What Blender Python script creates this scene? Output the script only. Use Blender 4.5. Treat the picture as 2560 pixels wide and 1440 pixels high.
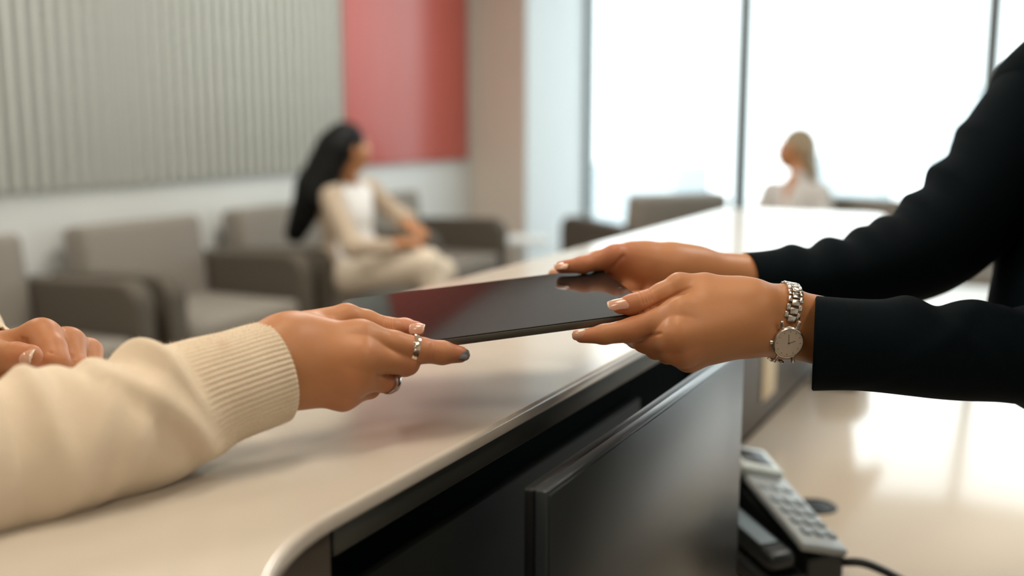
import bpy, bmesh, math, random
import numpy as np
from mathutils import Vector, Matrix

for o in list(bpy.data.objects):
    bpy.data.objects.remove(o, do_unlink=True)
SC = bpy.context.scene
COL = SC.collection
random.seed(7)
R = math.radians

# ------------------------------------------------------------------ camera
F_PX = 2650.0                       # focal length in pixels of the 2560 wide frame
CAM_Z = 1.27
YAW, PITCH = R(27.2), R(9.0)        # left of +Y, downwards
cam_data = bpy.data.cameras.new('camera')
cam = bpy.data.objects.new('camera', cam_data)
COL.objects.link(cam)
cam.location = (0, 0, CAM_Z)
cam.rotation_euler = (R(90) - PITCH, 0, YAW)
cam_data.sensor_width = 36
cam_data.lens = F_PX / 2560 * 36
cam_data.clip_start = 0.02
cam_data.dof.use_dof = True
cam_data.dof.focus_distance = 0.86
cam_data.dof.aperture_fstop = 2.6
SC.camera = cam

# ------------------------------------------------------------------ exposure, sky
SC.view_settings.view_transform = 'Standard'
SC.view_settings.look = 'None'
SC.view_settings.gamma = 1.0
SC.view_settings.use_curve_mapping = False
SC.view_settings.exposure = 0.0
SC.cycles.use_denoising = True
SC.cycles.max_bounces = 8
SC.cycles.sample_clamp_indirect = 6.0

world = bpy.data.worlds.new('overcast_sky')
SC.world = world
world.use_nodes = True
wn = world.node_tree
wn.nodes['Background'].inputs['Color'].default_value = (0.90, 0.97, 1.0, 1)
wn.nodes['Background'].inputs['Strength'].default_value = 3.5

CEIL, WIN_TOP = 3.25, 3.15
ROOM_X0, ROOM_X1, ROOM_Y0, WIN_Y = -4.0, 4.2, -3.6, 8.24
PIER_X, PIER_Y = -3.53, 7.1

def area(name, loc, rot, sx, sy, power, color, portal=False):
    l = bpy.data.lights.new(name, 'AREA')
    l.shape = 'RECTANGLE'; l.size = sx; l.size_y = sy
    l.energy = power; l.color = color
    if portal: l.cycles.is_portal = True
    o = bpy.data.objects.new(name, l); COL.objects.link(o)
    o.location = loc; o.rotation_euler = rot
    return o
WARM, NEUTRAL = (1.0, 0.83, 0.62), (1.0, 0.98, 0.93)
area('window_portal', ((PIER_X + ROOM_X1) / 2, WIN_Y - 0.06, WIN_TOP / 2), (R(-90), 0, 0), ROOM_X1 - PIER_X, WIN_TOP, 1, (1, 1, 1), True)
LAMPS = [(-0.55, 0.75), (-0.55, -1.35), (1.6, 0.3), (-3.4, 1.5), (-2.3, 4.3), (0.6, 2.6), (-2.6, -1.2)]
LAMP_W = {0: 12, 1: 7, 2: 15, 3: 52, 4: 56, 5: 30, 6: 16}
for i, (lx, ly) in enumerate(LAMPS):
    area('ceiling_lamp_light', (lx, ly, CEIL - 0.075), (0, 0, 0), 0.56, 1.16, LAMP_W[i], WARM if i < 3 else NEUTRAL)

# ------------------------------------------------------------------ helpers
_ca, _sa = math.cos(YAW), math.sin(YAW)
_cp, _sp = math.cos(PITCH), math.sin(PITCH)
RIGHT = np.array([_ca, _sa, 0.0])
FWD = np.array([-_sa * _cp, _ca * _cp, -_sp])
UPC = np.array([-_sa * _sp, _ca * _sp, _cp])
ORG = np.array([0, 0, CAM_Z])
TOCAM = -FWD
def cam2w(c):                       # camera coords: x right, y down, z forward
    return ORG + RIGHT * c[0] - UPC * c[1] + FWD * c[2]
def P(px, py, d):                   # a real point seen at (px, py) at depth d metres
    return cam2w(((px - 1280) / F_PX * d, (py - 720) / F_PX * d, d))
def onz(px, py, z):                 # the point of a horizontal plane seen at (px, py)
    r = P(px, py, 1.0) - ORG
    return ORG + r * ((z - CAM_Z) / r[2])
def unit(v):
    v = np.asarray(v, float)
    return v / (np.linalg.norm(v) + 1e-12)

# ---- materials
def mat(name, color, rough=0.5, metal=0.0, noise=0.0, nscale=20.0, bump=0.0, bscale=200.0, sheen=0.0,
        sss=0.0, coat=0.0, spec=0.5, tint=None):
    m = bpy.data.materials.new(name); m.use_nodes = True
    nt = m.node_tree; b = nt.nodes['Principled BSDF']
    b.inputs['Base Color'].default_value = (*color, 1)
    b.inputs['Roughness'].default_value = rough
    b.inputs['Metallic'].default_value = metal
    b.inputs['Specular IOR Level'].default_value = spec
    if sheen:
        b.inputs['Sheen Weight'].default_value = sheen
        b.inputs['Sheen Roughness'].default_value = 0.4
        b.inputs['Sheen Tint'].default_value = (*[min(1, c * 1.3 + .1) for c in color], 1)
    if coat:
        b.inputs['Coat Weight'].default_value = coat; b.inputs['Coat Roughness'].default_value = 0.08
    if sss:
        b.inputs['Subsurface Weight'].default_value = sss
        b.inputs['Subsurface Radius'].default_value = (1.0, 0.36, 0.18)
        b.inputs['Subsurface Scale'].default_value = 0.006
    tc = nt.nodes.new('ShaderNodeTexCoord')
    col_socket = None
    if noise:
        n = nt.nodes.new('ShaderNodeTexNoise'); n.inputs['Scale'].default_value = nscale; n.inputs['Detail'].default_value = 5
        nt.links.new(tc.outputs['Object'], n.inputs['Vector'])
        mx = nt.nodes.new('ShaderNodeMix'); mx.data_type = 'RGBA'
        mx.inputs[6].default_value = (*[max(0, c * (1 - noise)) for c in color], 1)
        mx.inputs[7].default_value = (*[min(1, c * (1 + noise)) for c in color], 1)
        nt.links.new(n.outputs['Fac'], mx.inputs[0])
        col_socket = mx.outputs[2]
    if tint is not None:             # pigment stored per vertex (redder knuckles and finger ends)
        at = nt.nodes.new('ShaderNodeAttribute'); at.attribute_name = 'tint'
        mx2 = nt.nodes.new('ShaderNodeMix'); mx2.data_type = 'RGBA'
        if col_socket: nt.links.new(col_socket, mx2.inputs[6])
        else: mx2.inputs[6].default_value = (*color, 1)
        mx2.inputs[7].default_value = (*tint, 1)
        nt.links.new(at.outputs['Fac'], mx2.inputs[0])
        col_socket = mx2.outputs[2]
    if col_socket: nt.links.new(col_socket, b.inputs['Base Color'])
    if bump:
        n2 = nt.nodes.new('ShaderNodeTexNoise'); n2.inputs['Scale'].default_value = bscale; n2.inputs['Detail'].default_value = 4
        nt.links.new(tc.outputs['Object'], n2.inputs['Vector'])
        bp = nt.nodes.new('ShaderNodeBump'); bp.inputs['Strength'].default_value = bump; bp.inputs['Distance'].default_value = 0.001
        nt.links.new(n2.outputs['Fac'], bp.inputs['Height']); nt.links.new(bp.outputs['Normal'], b.inputs['Normal'])
    return m
def glass_mat(name, gloss=0.06):
    m = bpy.data.materials.new(name); m.use_nodes = True; nt = m.node_tree
    nt.nodes.clear()
    out = nt.nodes.new('ShaderNodeOutputMaterial'); mx = nt.nodes.new('ShaderNodeMixShader')
    tr = nt.nodes.new('ShaderNodeBsdfTransparent'); gl = nt.nodes.new('ShaderNodeBsdfGlossy')
    tr.inputs['Color'].default_value = (0.97, 0.99, 0.985, 1); gl.inputs['Roughness'].default_value = 0.02
    mx.inputs[0].default_value = gloss
    nt.links.new(tr.outputs[0], mx.inputs[1]); nt.links.new(gl.outputs[0], mx.inputs[2]); nt.links.new(mx.outputs[0], out.inputs[0])
    return m
def emit_mat(name, color, s):
    m = bpy.data.materials.new(name); m.use_nodes = True
    b = m.node_tree.nodes['Principled BSDF']
    b.inputs['Base Color'].default_value = (*color, 1)
    b.inputs['Emission Color'].default_value = (*color, 1); b.inputs['Emission Strength'].default_value = s
    return m

M = dict(
    wall=mat('wall_paint', (0.66, 0.665, 0.635), 0.38, noise=.04, nscale=3, bump=.05),
    beige=mat('beige_wall_paint', (0.60, 0.515, 0.43), 0.6, noise=.04, nscale=3, bump=.05),
    white=mat('white_paint', (0.80, 0.82, 0.80), 0.5, noise=.02, nscale=3),
    pale=mat('pale_grey_paint', (0.60, 0.635, 0.635), 0.5, noise=.02, nscale=3),
    ceiling=mat('ceiling_paint', (0.78, 0.77, 0.74), 0.8),
    floor=mat('floor_carpet', (0.28, 0.25, 0.215), 0.85, noise=.12, nscale=60, bump=.3, bscale=400),
    slat_back=mat('slat_backing', (0.36, 0.37, 0.335), 0.4, noise=.05, nscale=8),
    slat=mat('slat_paint', (0.62, 0.635, 0.59), 0.38, noise=.05, nscale=8),
    red=mat('red_lacquer', (0.50, 0.085, 0.060), 0.30, spec=.6, noise=.03, nscale=5),
    edge=mat('brown_edge_trim', (0.22, 0.16, 0.11), 0.5),
    alu=mat('grey_window_frame', (0.20, 0.23, 0.235), 0.45, metal=.3),
    glass=glass_mat('window_glass'),
    counter=mat('white_quartz', (0.58, 0.525, 0.455), 0.16, noise=.025, nscale=30, spec=.55),
    steel=mat('grey_rail_metal', (0.07, 0.073, 0.066), 0.42, metal=.3),
    apron=mat('brown_grey_laminate', (0.085, 0.070, 0.056), 0.5, noise=.08, nscale=10),
    dark=mat('charcoal_laminate', (0.004, 0.007, 0.008), 0.9, spec=.02),
    dark2=mat('dark_grey_laminate', (0.026, 0.029, 0.026), 0.7, spec=.12),
    black=mat('black_plastic', (0.006, 0.007, 0.008), 0.4, spec=.3),
    desk=mat('pale_desk_laminate', (0.66, 0.575, 0.47), 0.13, noise=.02, nscale=20, spec=.5),
    cream=mat('cream_surface', (0.70, 0.58, 0.40), 0.6),
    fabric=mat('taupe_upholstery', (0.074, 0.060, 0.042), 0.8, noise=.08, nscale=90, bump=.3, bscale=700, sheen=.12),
    fabric_lit=mat('lit_taupe_upholstery', (0.215, 0.190, 0.158), 0.8, noise=.08, nscale=90, bump=.3, bscale=700, sheen=.25),  # same cloth as above; window light on seats and backs put into colour
    leg=mat('dark_chair_leg', (0.03, 0.025, 0.022), 0.4),
    screen=mat('monitor_screen', (0.010, 0.012, 0.013), 0.30, spec=.55),
    bezel=mat('monitor_shell', (0.022, 0.028, 0.032), 0.28, spec=.6),
    tglass=mat('tablet_glass', (0.010, 0.0105, 0.0105), 0.045, spec=.75),
    tbody=mat('tablet_shell', (0.11, 0.10, 0.085), 0.36, metal=.6),
    silver=mat('silver_metal', (0.62, 0.58, 0.53), 0.22, metal=1.0, noise=.06, nscale=300),
    gold=mat('pale_gold_metal', (0.80, 0.62, 0.47), 0.15, metal=1.0),
    dial=mat('watch_dial', (0.50, 0.42, 0.34), 0.4, noise=.02),
    ink=mat('dark_ink', (0.06, 0.05, 0.045), 0.5),
    skin=mat('tan_skin', (0.455, 0.200, 0.083), 0.46, noise=.07, nscale=45, bump=.10, bscale=900, sss=.12, spec=.4, tint=(0.44, 0.150, 0.075)),
    skin2=mat('rosy_skin', (0.46, 0.202, 0.085), 0.45, noise=.07, nscale=45, bump=.10, bscale=900, sss=.12, spec=.4, tint=(0.45, 0.155, 0.080)),
    nail=mat('pale_pink_nail', (0.58, 0.31, 0.22), 0.18, coat=.6),
    nail_tip=mat('white_nail_tip', (0.66, 0.52, 0.42), 0.2, coat=.6),
    nail_grey=mat('grey_glitter_nail', (0.26, 0.24, 0.25), 0.2, metal=.6, noise=.3, nscale=700),
    knit=mat('cream_knit', (0.72, 0.605, 0.465), 0.9, noise=.05, nscale=70, bump=.55, bscale=950, sheen=.5),
    blazer=mat('navy_blazer_cloth', (0.0018, 0.0048, 0.0068), 0.85, noise=.15, nscale=120, bump=.25, bscale=1500, spec=.06),
    trouser=mat('dark_trouser_cloth', (0.03, 0.03, 0.035), 0.8),
    shoe=mat('dark_shoe_leather', (0.02, 0.018, 0.016), 0.4),
    hair_black=mat('black_hair', (0.003, 0.0026, 0.0022), 0.6, noise=.3, nscale=150, spec=.2),
    hair_blonde=mat('blonde_hair', (0.30, 0.225, 0.135), 0.5, noise=.2, nscale=120),
    hair_brown=mat('brown_hair', (0.05, 0.03, 0.018), 0.5, noise=.2, nscale=120),
    jacket=mat('beige_cardigan_knit', (0.43, 0.335, 0.245), 0.85, noise=.06, nscale=60, bump=.4, bscale=500, sheen=.3),
    top=mat('white_blouse_cloth', (0.76, 0.74, 0.71), 0.75, noise=.03, nscale=40),
    blouse=mat('pale_blouse_cloth', (0.58, 0.55, 0.52), 0.8, noise=.03, nscale=40),
    cream_trousers=mat('cream_trouser_cloth', (0.60, 0.505, 0.39), 0.8, noise=.05, nscale=40),
    phone_grey=mat('silver_phone_plastic', (0.34, 0.375, 0.39), 0.38),
    phone_key=mat('grey_phone_key', (0.20, 0.235, 0.25), 0.45),
    phone_dark=mat('dark_phone_plastic', (0.016, 0.020, 0.022), 0.4),
    phone_blue=mat('blue_grey_phone_inlay', (0.19, 0.25, 0.29), 0.3),
    phone_white=mat('pale_phone_display', (0.62, 0.69, 0.69), 0.3),
    lampface=emit_mat('lamp_diffuser', (1.0, 0.86, 0.68), 4.0),
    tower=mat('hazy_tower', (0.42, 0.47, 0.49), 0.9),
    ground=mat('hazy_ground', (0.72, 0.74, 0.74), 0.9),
)

# ---- objects
def link(name, me, m=None, parent=None, smooth=False):
    o = bpy.data.objects.new(name, me); COL.objects.link(o)
    if m is not None:
        ms = m if isinstance(m, (list, tuple)) else [m]
        if not me.materials:
            for x in ms: me.materials.append(M[x] if isinstance(x, str) else x)
    if smooth and len(me.polygons): me.polygons.foreach_set('use_smooth', [True] * len(me.polygons))
    if parent is not None: o.parent = parent
    return o
def empty(name, loc=(0, 0, 0), rz=0.0):
    o = bpy.data.objects.new(name, None); COL.objects.link(o)
    o.location = [float(v) for v in loc]; o.rotation_euler = (0, 0, rz); o.empty_display_size = 0.05
    return o
def tag(o, label=None, cat=None, group=None, kind=None):
    if label: o['label'] = label
    if cat: o['category'] = cat
    if group: o['group'] = group
    if kind: o['kind'] = kind
    return o
def struct(name, me, m, label=None, parent=None):
    o = link(name, me, m, parent); o['kind'] = 'structure'
    if label: o['label'] = label
    return o
def mesh(name, verts, faces):
    me = bpy.data.meshes.new(name)
    me.from_pydata([tuple(float(c) for c in v) for v in verts], [], faces); me.update()
    return me
def box_me(name, c, s, bevel=0.0, seg=2, rot=None):
    bm = bmesh.new(); bmesh.ops.create_cube(bm, size=1.0)
    bmesh.ops.scale(bm, vec=s, verts=bm.verts)
    if bevel:
        bmesh.ops.bevel(bm, geom=bm.edges[:], offset=bevel, segments=seg, profile=0.5, affect='EDGES')
    if rot is not None: bmesh.ops.transform(bm, matrix=rot.to_4x4(), verts=bm.verts)
    bmesh.ops.translate(bm, vec=c, verts=bm.verts)
    me = bpy.data.meshes.new(name); bm.to_mesh(me); bm.free()
    if bevel:
        me.polygons.foreach_set('use_smooth', [True] * len(me.polygons))
        try: me.set_sharp_from_angle(angle=R(50))
        except Exception: pass
    return me
def frame_mat(ex, ey, ez, o):
    m = Matrix.Identity(4)
    for i in range(3):
        m[i][0] = float(ex[i]); m[i][1] = float(ey[i]); m[i][2] = float(ez[i]); m[i][3] = float(o[i])
    return m
def prism_me(name, outline, z0, z1, bevel=0.0, seg=3, plane='xy'):
    """outline: list of 2-D points, extruded; plane 'xy' -> z, 'xz' -> y, 'yz' -> x"""
    bm = bmesh.new()
    def to3(p, h):
        if plane == 'xy': return (p[0], p[1], h)
        if plane == 'xz': return (p[0], h, p[1])
        return (h, p[0], p[1])
    lo = [bm.verts.new(to3(p, z0)) for p in outline]; hi = [bm.verts.new(to3(p, z1)) for p in outline]
    n = len(outline)
    bm.faces.new(lo[::-1]); bm.faces.new(hi)
    for i in range(n): bm.faces.new((lo[i], lo[(i + 1) % n], hi[(i + 1) % n], hi[i]))
    bmesh.ops.recalc_face_normals(bm, faces=bm.faces)
    if bevel:
        es = [e for e in bm.edges if all(v in set(hi) for v in e.verts) or all(v in set(lo) for v in e.verts)]
        bmesh.ops.bevel(bm, geom=es, offset=bevel, segments=seg, profile=0.5, affect='EDGES')
    me = bpy.data.meshes.new(name); bm.to_mesh(me); bm.free()
    me.polygons.foreach_set('use_smooth', [True] * len(me.polygons))
    try: me.set_sharp_from_angle(angle=R(40))
    except Exception: pass
    me.polygons.foreach_set('use_smooth', [len(p_.vertices) <= 4 for p_ in me.polygons])   # big flat faces stay flat
    return me
def rrect(w, h, r, n=6):
    pts = []
    for cx, cy, a0 in ((w / 2 - r, h / 2 - r, 0), (-w / 2 + r, h / 2 - r, 90), (-w / 2 + r, -h / 2 + r, 180), (w / 2 - r, -h / 2 + r, 270)):
        for i in range(n + 1):
            a = R(a0 + 90 * i / n); pts.append((cx + r * math.cos(a), cy + r * math.sin(a)))
    return pts
def tube_me(name, pts, radii, nt=12, closed_ends=True):
    pts = [np.asarray(p, float) for p in pts]; n = len(pts)
    if np.isscalar(radii): radii = [radii] * n
    T = [unit(pts[min(i + 1, n - 1)] - pts[max(i - 1, 0)]) for i in range(n)]
    ref = np.array([0, 0, 1.0]) if abs(T[0][2]) < .9 else np.array([1.0, 0, 0])
    u = unit(np.cross(ref, T[0])); V = []; Fc = []
    for i in range(n):
        u = unit(u - T[i] * (u @ T[i])); w = np.cross(T[i], u)
        for k in range(nt):
            a = 2 * math.pi * k / nt; V.append(pts[i] + radii[i] * (math.cos(a) * u + math.sin(a) * w))
    for i in range(n - 1):
        for k in range(nt):
            k2 = (k + 1) % nt; Fc.append((i * nt + k, i * nt + k2, (i + 1) * nt + k2, (i + 1) * nt + k))
    if closed_ends:
        Fc.append(tuple(range(nt))[::-1]); Fc.append(tuple((n - 1) * nt + k for k in range(nt)))
    me = mesh(name, V, Fc); me.polygons.foreach_set('use_smooth', [True] * len(me.polygons))
    return me
def lathe_me(name, prof, n=32):
    V = []; Fc = []
    for r, z in prof:
        for k in range(n):
            a = 2 * math.pi * k / n; V.append((r * math.cos(a), r * math.sin(a), z))
    for i in range(len(prof) - 1):
        for k in range(n):
            k2 = (k + 1) % n; Fc.append((i * n + k, i * n + k2, (i + 1) * n + k2, (i + 1) * n + k))
    Fc.append(tuple(range(n))[::-1]); Fc.append(tuple((len(prof) - 1) * n + k for k in range(n)))
    me = mesh(name, V, Fc); me.polygons.foreach_set('use_smooth', [True] * len(me.polygons))
    try: me.set_sharp_from_angle(angle=R(40))
    except Exception: pass
    return me
def catmull(ctrl, n):
    c = np.asarray(ctrl, float); m = len(c)
    ext = np.vstack([2 * c[0] - c[1], c, 2 * c[-1] - c[-2]])
    out = []
    for q in np.linspace(0, m - 1, n):
        i = min(int(q), m - 2); t = q - i
        p0, p1, p2, p3 = ext[i], ext[i + 1], ext[i + 2], ext[i + 3]
        out.append(.5 * (2 * p1 + (p2 - p0) * t + (2 * p0 - 5 * p1 + 4 * p2 - p3) * t * t + (3 * p1 - p0 - 3 * p2 + p3) * t ** 3))
    return np.array(out)

# ---- organic surfaces: rounded cones and ellipsoids blended in a distance field, meshed with surface nets
def cone(a, b, ra, rb=None, n=None, s=1.0):
    return ('c', np.asarray(a, float), np.asarray(b, float), ra, ra if rb is None else rb, n, s)
def ell(c, radii, axes=None):
    return ('e', np.asarray(c, float), np.asarray(radii, float), np.eye(3) if axes is None else np.asarray(axes, float))
def prim_bounds(p):
    if p[0] == 'c':
        r = max(p[3], p[4]); return np.minimum(p[1], p[2]) - r, np.maximum(p[1], p[2]) + r
    r = p[2].max(); return p[1] - r, p[1] + r
def smin(a, b, k):
    if k <= 0: return np.minimum(a, b)
    h = np.maximum(k - np.abs(a - b), 0) / k
    return np.minimum(a, b) - h * h * k * 0.25
class Grid:
    def __init__(s, lo, hi, h):
        s.h = h; s.lo = lo - 3 * h; s.n = np.ceil((hi - lo) / h).astype(int) + 7
        s.ax = [(s.lo[i] + h * np.arange(s.n[i])).astype(np.float32) for i in range(3)]
    def block(s, lo, hi):
        a = np.maximum(((lo - s.lo) / s.h).astype(int) - 1, 0); b = np.minimum(((hi - s.lo) / s.h).astype(int) + 3, s.n)
        return tuple(slice(int(a[i]), int(b[i])) for i in range(3))
    def dist(s, p, sl):
        X = s.ax[0][sl[0]][:, None, None]; Y = s.ax[1][sl[1]][None, :, None]; Z = s.ax[2][sl[2]][None, None, :]
        if p[0] == 'c':
            _, a, b, ra, rb, n, sc = p
            px, py, pz = X - np.float32(a[0]), Y - np.float32(a[1]), Z - np.float32(a[2]); d = b - a
            if n is not None:
                q = (px * n[0] + py * n[1] + pz * n[2]) * (1 / sc - 1)
                px, py, pz = px + q * n[0], py + q * n[1], pz + q * n[2]
                d = d + n * (d @ n) * (1 / sc - 1)
            L2 = float(d @ d) + 1e-12
            t = np.clip((px * d[0] + py * d[1] + pz * d[2]) / L2, 0, 1).astype(np.float32)
            dx, dy, dz = px - t * d[0], py - t * d[1], pz - t * d[2]
            return (np.sqrt(dx * dx + dy * dy + dz * dz) - (ra + (rb - ra) * t)).astype(np.float32)
        _, c, r, A = p
        px, py, pz = X - c[0], Y - c[1], Z - c[2]
        q = [(px * A[i][0] + py * A[i][1] + pz * A[i][2]) for i in range(3)]
        k0 = np.sqrt(sum((q[i] / r[i]) ** 2 for i in range(3))); k1 = np.sqrt(sum((q[i] / r[i] ** 2) ** 2 for i in range(3))) + 1e-9
        return (k0 * (k0 - 1) / k1).astype(np.float32)
def chain_field(g, Fd, prims, k):
    for p in prims:
        lo, hi = prim_bounds(p); m = 2.2 * k + 4 * g.h
        sl = g.block(lo - m, hi + m); Fd[sl] = smin(Fd[sl], g.dist(p, sl), k)
def nets(Fd, g):
    S = Fd < 0
    nx, ny, nz = Fd.shape
    cnt = np.zeros((nx - 1, ny - 1, nz - 1), np.int8)
    offs = [(i, j, k) for i in (0, 1) for j in (0, 1) for k in (0, 1)]
    for i, j, k in offs: cnt += S[i:nx - 1 + i, j:ny - 1 + j, k:nz - 1 + k]
    I, J, K = np.nonzero((cnt > 0) & (cnt < 8))
    idm = np.full(cnt.shape, -1, np.int32); idm[I, J, K] = np.arange(len(I))
    val = {o: Fd[I + o[0], J + o[1], K + o[2]] for o in offs}
    acc = np.zeros((len(I), 3)); num = np.zeros(len(I))
    for a in offs:
        for ax in range(3):
            if a[ax]: continue
            b = list(a); b[ax] = 1; b = tuple(b)
            va, vb = val[a], val[b]; x = (va < 0) != (vb < 0)
            t = np.where(x, va / np.where(x, va - vb, 1), 0)
            for q in range(3): acc[:, q] += np.where(x, a[q] + (t if q == ax else 0), 0)
            num += x
    V = (np.stack([I, J, K], 1) + acc / num[:, None]) * g.h + g.lo
    Q = []
    for ax in range(3):
        u, w = (ax + 1) % 3, (ax + 2) % 3
        sa = [slice(None)] * 3; sb = [slice(None)] * 3
        sa[ax] = slice(0, -1); sb[ax] = slice(1, None)
        A, B = S[tuple(sa)], S[tuple(sb)]
        E = np.stack(np.nonzero(A != B), 1)
        E = E[(E[:, u] > 0) & (E[:, w] > 0) & (E[:, u] < Fd.shape[u] - 1) & (E[:, w] < Fd.shape[w] - 1)]
        def cell(du, dw):
            q = E.copy(); q[:, u] -= du; q[:, w] -= dw
            return idm[q[:, 0], q[:, 1], q[:, 2]]
        quad = np.stack([cell(1, 1), cell(0, 1), cell(0, 0), cell(1, 0)], 1)
        flip = B[E[:, 0], E[:, 1], E[:, 2]]
        quad[flip] = quad[flip][:, ::-1]
        Q.append(quad)
    return V, np.concatenate(Q)
def smooth_verts(V, Q, it=2, f=0.5):
    e = np.concatenate([Q[:, [0, 1]], Q[:, [1, 2]], Q[:, [2, 3]], Q[:, [3, 0]]])
    for _ in range(it):
        acc = np.zeros_like(V); n = np.zeros(len(V))
        for c in range(3):
            acc[:, c] = np.bincount(e[:, 0], V[e[:, 1], c], len(V)) + np.bincount(e[:, 1], V[e[:, 0], c], len(V))
        n = np.bincount(e[:, 0], minlength=len(V)) + np.bincount(e[:, 1], minlength=len(V))
        V = V + f * (acc / np.maximum(n, 1)[:, None] - V)
    return V
def vnormals(V, Q):
    n = np.cross(V[Q[:, 2]] - V[Q[:, 0]], V[Q[:, 3]] - V[Q[:, 1]])
    out = np.zeros_like(V)
    for c in range(3):
        for k in range(4): out[:, c] += np.bincount(Q[:, k], n[:, c], len(V))
    return out / (np.linalg.norm(out, axis=1, keepdims=True) + 1e-12)
def organic(prims, h, k, branches=(), kj=0.008, ksep=0.0, sub=(), ksub=.004, it=2):
    """prims: blended body; branches: list of (prims, k) each blended with the body but not with each other; sub: carved away"""
    allp = list(prims) + [p for b in branches for p in b[0]]
    lo = np.min([prim_bounds(p)[0] for p in allp], 0); hi = np.max([prim_bounds(p)[1] for p in allp], 0)
    g = Grid(lo, hi, h)
    base = np.full(g.n, 1.0, np.float32); chain_field(g, base, prims, k)
    res = base.copy()
    for bp, bk in branches:
        l2 = np.min([prim_bounds(p)[0] for p in bp], 0) - kj - 4 * h; h2 = np.max([prim_bounds(p)[1] for p in bp], 0) + kj + 4 * h
        sl = g.block(l2, h2)
        G = np.full(g.n, 1.0, np.float32) if False else None
        loc = np.full(tuple(s_.stop - s_.start for s_ in sl), 1.0, np.float32)
        for p in bp: loc = smin(loc, g.dist(p, sl), bk)
        loc = smin(base[sl], loc, kj)
        res[sl] = smin(res[sl], loc, ksep)
    for p in sub:
        l2, h2 = prim_bounds(p); sl = g.block(l2 - ksub - 3 * h, h2 + ksub + 3 * h)
        res[sl] = -smin(-res[sl], g.dist(p, sl), ksub)
    V, Q = nets(res, g)
    V = smooth_verts(V, Q, it)
    return V, Q
def vq_mesh(name, V, Q, tint=None):
    me = bpy.data.meshes.new(name)
    tri = Q[:, 2] == Q[:, 3]
    if tri.any():
        me.from_pydata([tuple(v) for v in V], [], [tuple(q[:3]) if t else tuple(q) for q, t in zip(Q.tolist(), tri)])
        me.polygons.foreach_set('use_smooth', np.ones(len(Q), bool)); me.update()
        if tint is not None:
            a = me.attributes.new('tint', 'FLOAT', 'POINT'); a.data.foreach_set('value', tint.astype(np.float32))
        return me
    nv, nq = len(V), len(Q)
    me.vertices.add(nv); me.vertices.foreach_set('co', V.astype(np.float32).ravel())
    me.loops.add(nq * 4); me.loops.foreach_set('vertex_index', Q.astype(np.int32).ravel())
    me.polygons.add(nq); me.polygons.foreach_set('loop_start', np.arange(0, nq * 4, 4, dtype=np.int32))
    try: me.polygons.foreach_set('loop_total', np.full(nq, 4, np.int32))
    except Exception: pass
    me.polygons.foreach_set('use_smooth', np.ones(nq, bool))
    me.update(calc_edges=True); me.validate()
    if tint is not None:
        a = me.attributes.new('tint', 'FLOAT', 'POINT'); a.data.foreach_set('value', tint.astype(np.float32))
    return me
def join_vq(parts):
    Vs, Qs, Ts, n = [], [], [], 0
    for V, Q, T in parts:
        Vs.append(V); Qs.append(Q + n); Ts.append(T); n += len(V)
    return np.concatenate(Vs), np.concatenate(Qs), np.concatenate(Ts)

def fuse(body, hand, c, n, gap=.006):
    """one continuous skin: cut the coarse arm and the fine hand by a plane through the forearm and bridge the two rims.
    n points from the body towards the hand"""
    Vb, Qb, Tb = body; Vh, Qh, Th = hand
    n = unit(n)
    def cutm(V, Q, keep):
        Q = Q[keep[Q].all(1)]; used = np.unique(Q); m = np.full(len(V), -1); m[used] = np.arange(len(used))
        return used, m[Q]
    near = np.linalg.norm(Vb - c, axis=1) < .09
    ub, Qb2 = cutm(Vb, Qb, ~(near & (((Vb - c) @ n) > -gap)))
    uh, Qh2 = cutm(Vh, Qh, ((Vh - c) @ n) > gap)
    V = np.concatenate([Vb[ub], Vh[uh]]); T = np.concatenate([Tb[ub], Th[uh]]); Q = np.concatenate([Qb2, Qh2 + len(ub)])
    # keep the component of the body that holds most vertices (drops the cut-off stub)
    bm = bmesh.new()
    lay = bm.verts.layers.float.new('t')
    vs = [bm.verts.new(v) for v in V]
    for v, t in zip(vs, T): v[lay] = float(t)
    for q in Q.tolist(): bm.faces.new([vs[i] for i in (q[:3] if q[2] == q[3] else q)])
    bm.edges.index_update(); bm.verts.index_update()
    seen = set(); comps = []
    for v in bm.verts:
        if v.index in seen: continue
        st, comp = [v], []
        seen.add(v.index)
        while st:
            x = st.pop(); comp.append(x)
            for e in x.link_edges:
                y = e.other_vert(x)
                if y.index not in seen: seen.add(y.index); st.append(y)
        comps.append(comp)
    comps.sort(key=len, reverse=True)
    for cpt in comps[2:]: bmesh.ops.delete(bm, geom=cpt, context='VERTS')
    be = [e for e in bm.edges if e.is_boundary and np.linalg.norm(np.array(e.verts[0].co) - c) < .07]
    try: bmesh.ops.bridge_loops(bm, edges=be)
    except Exception as ex: print('FUSE failed', ex, len(be))
    bmesh.ops.triangulate(bm, faces=[f for f in bm.faces if len(f.verts) != 4])
    bm.verts.index_update()
    V = np.array([v.co for v in bm.verts]); T = np.array([v[lay] for v in bm.verts])
    Q = np.array([[v.index for v in f.verts] + ([f.verts[-1].index] if len(f.verts) == 3 else []) for f in bm.faces])
    bm.free()
    return V, Q, T
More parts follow.
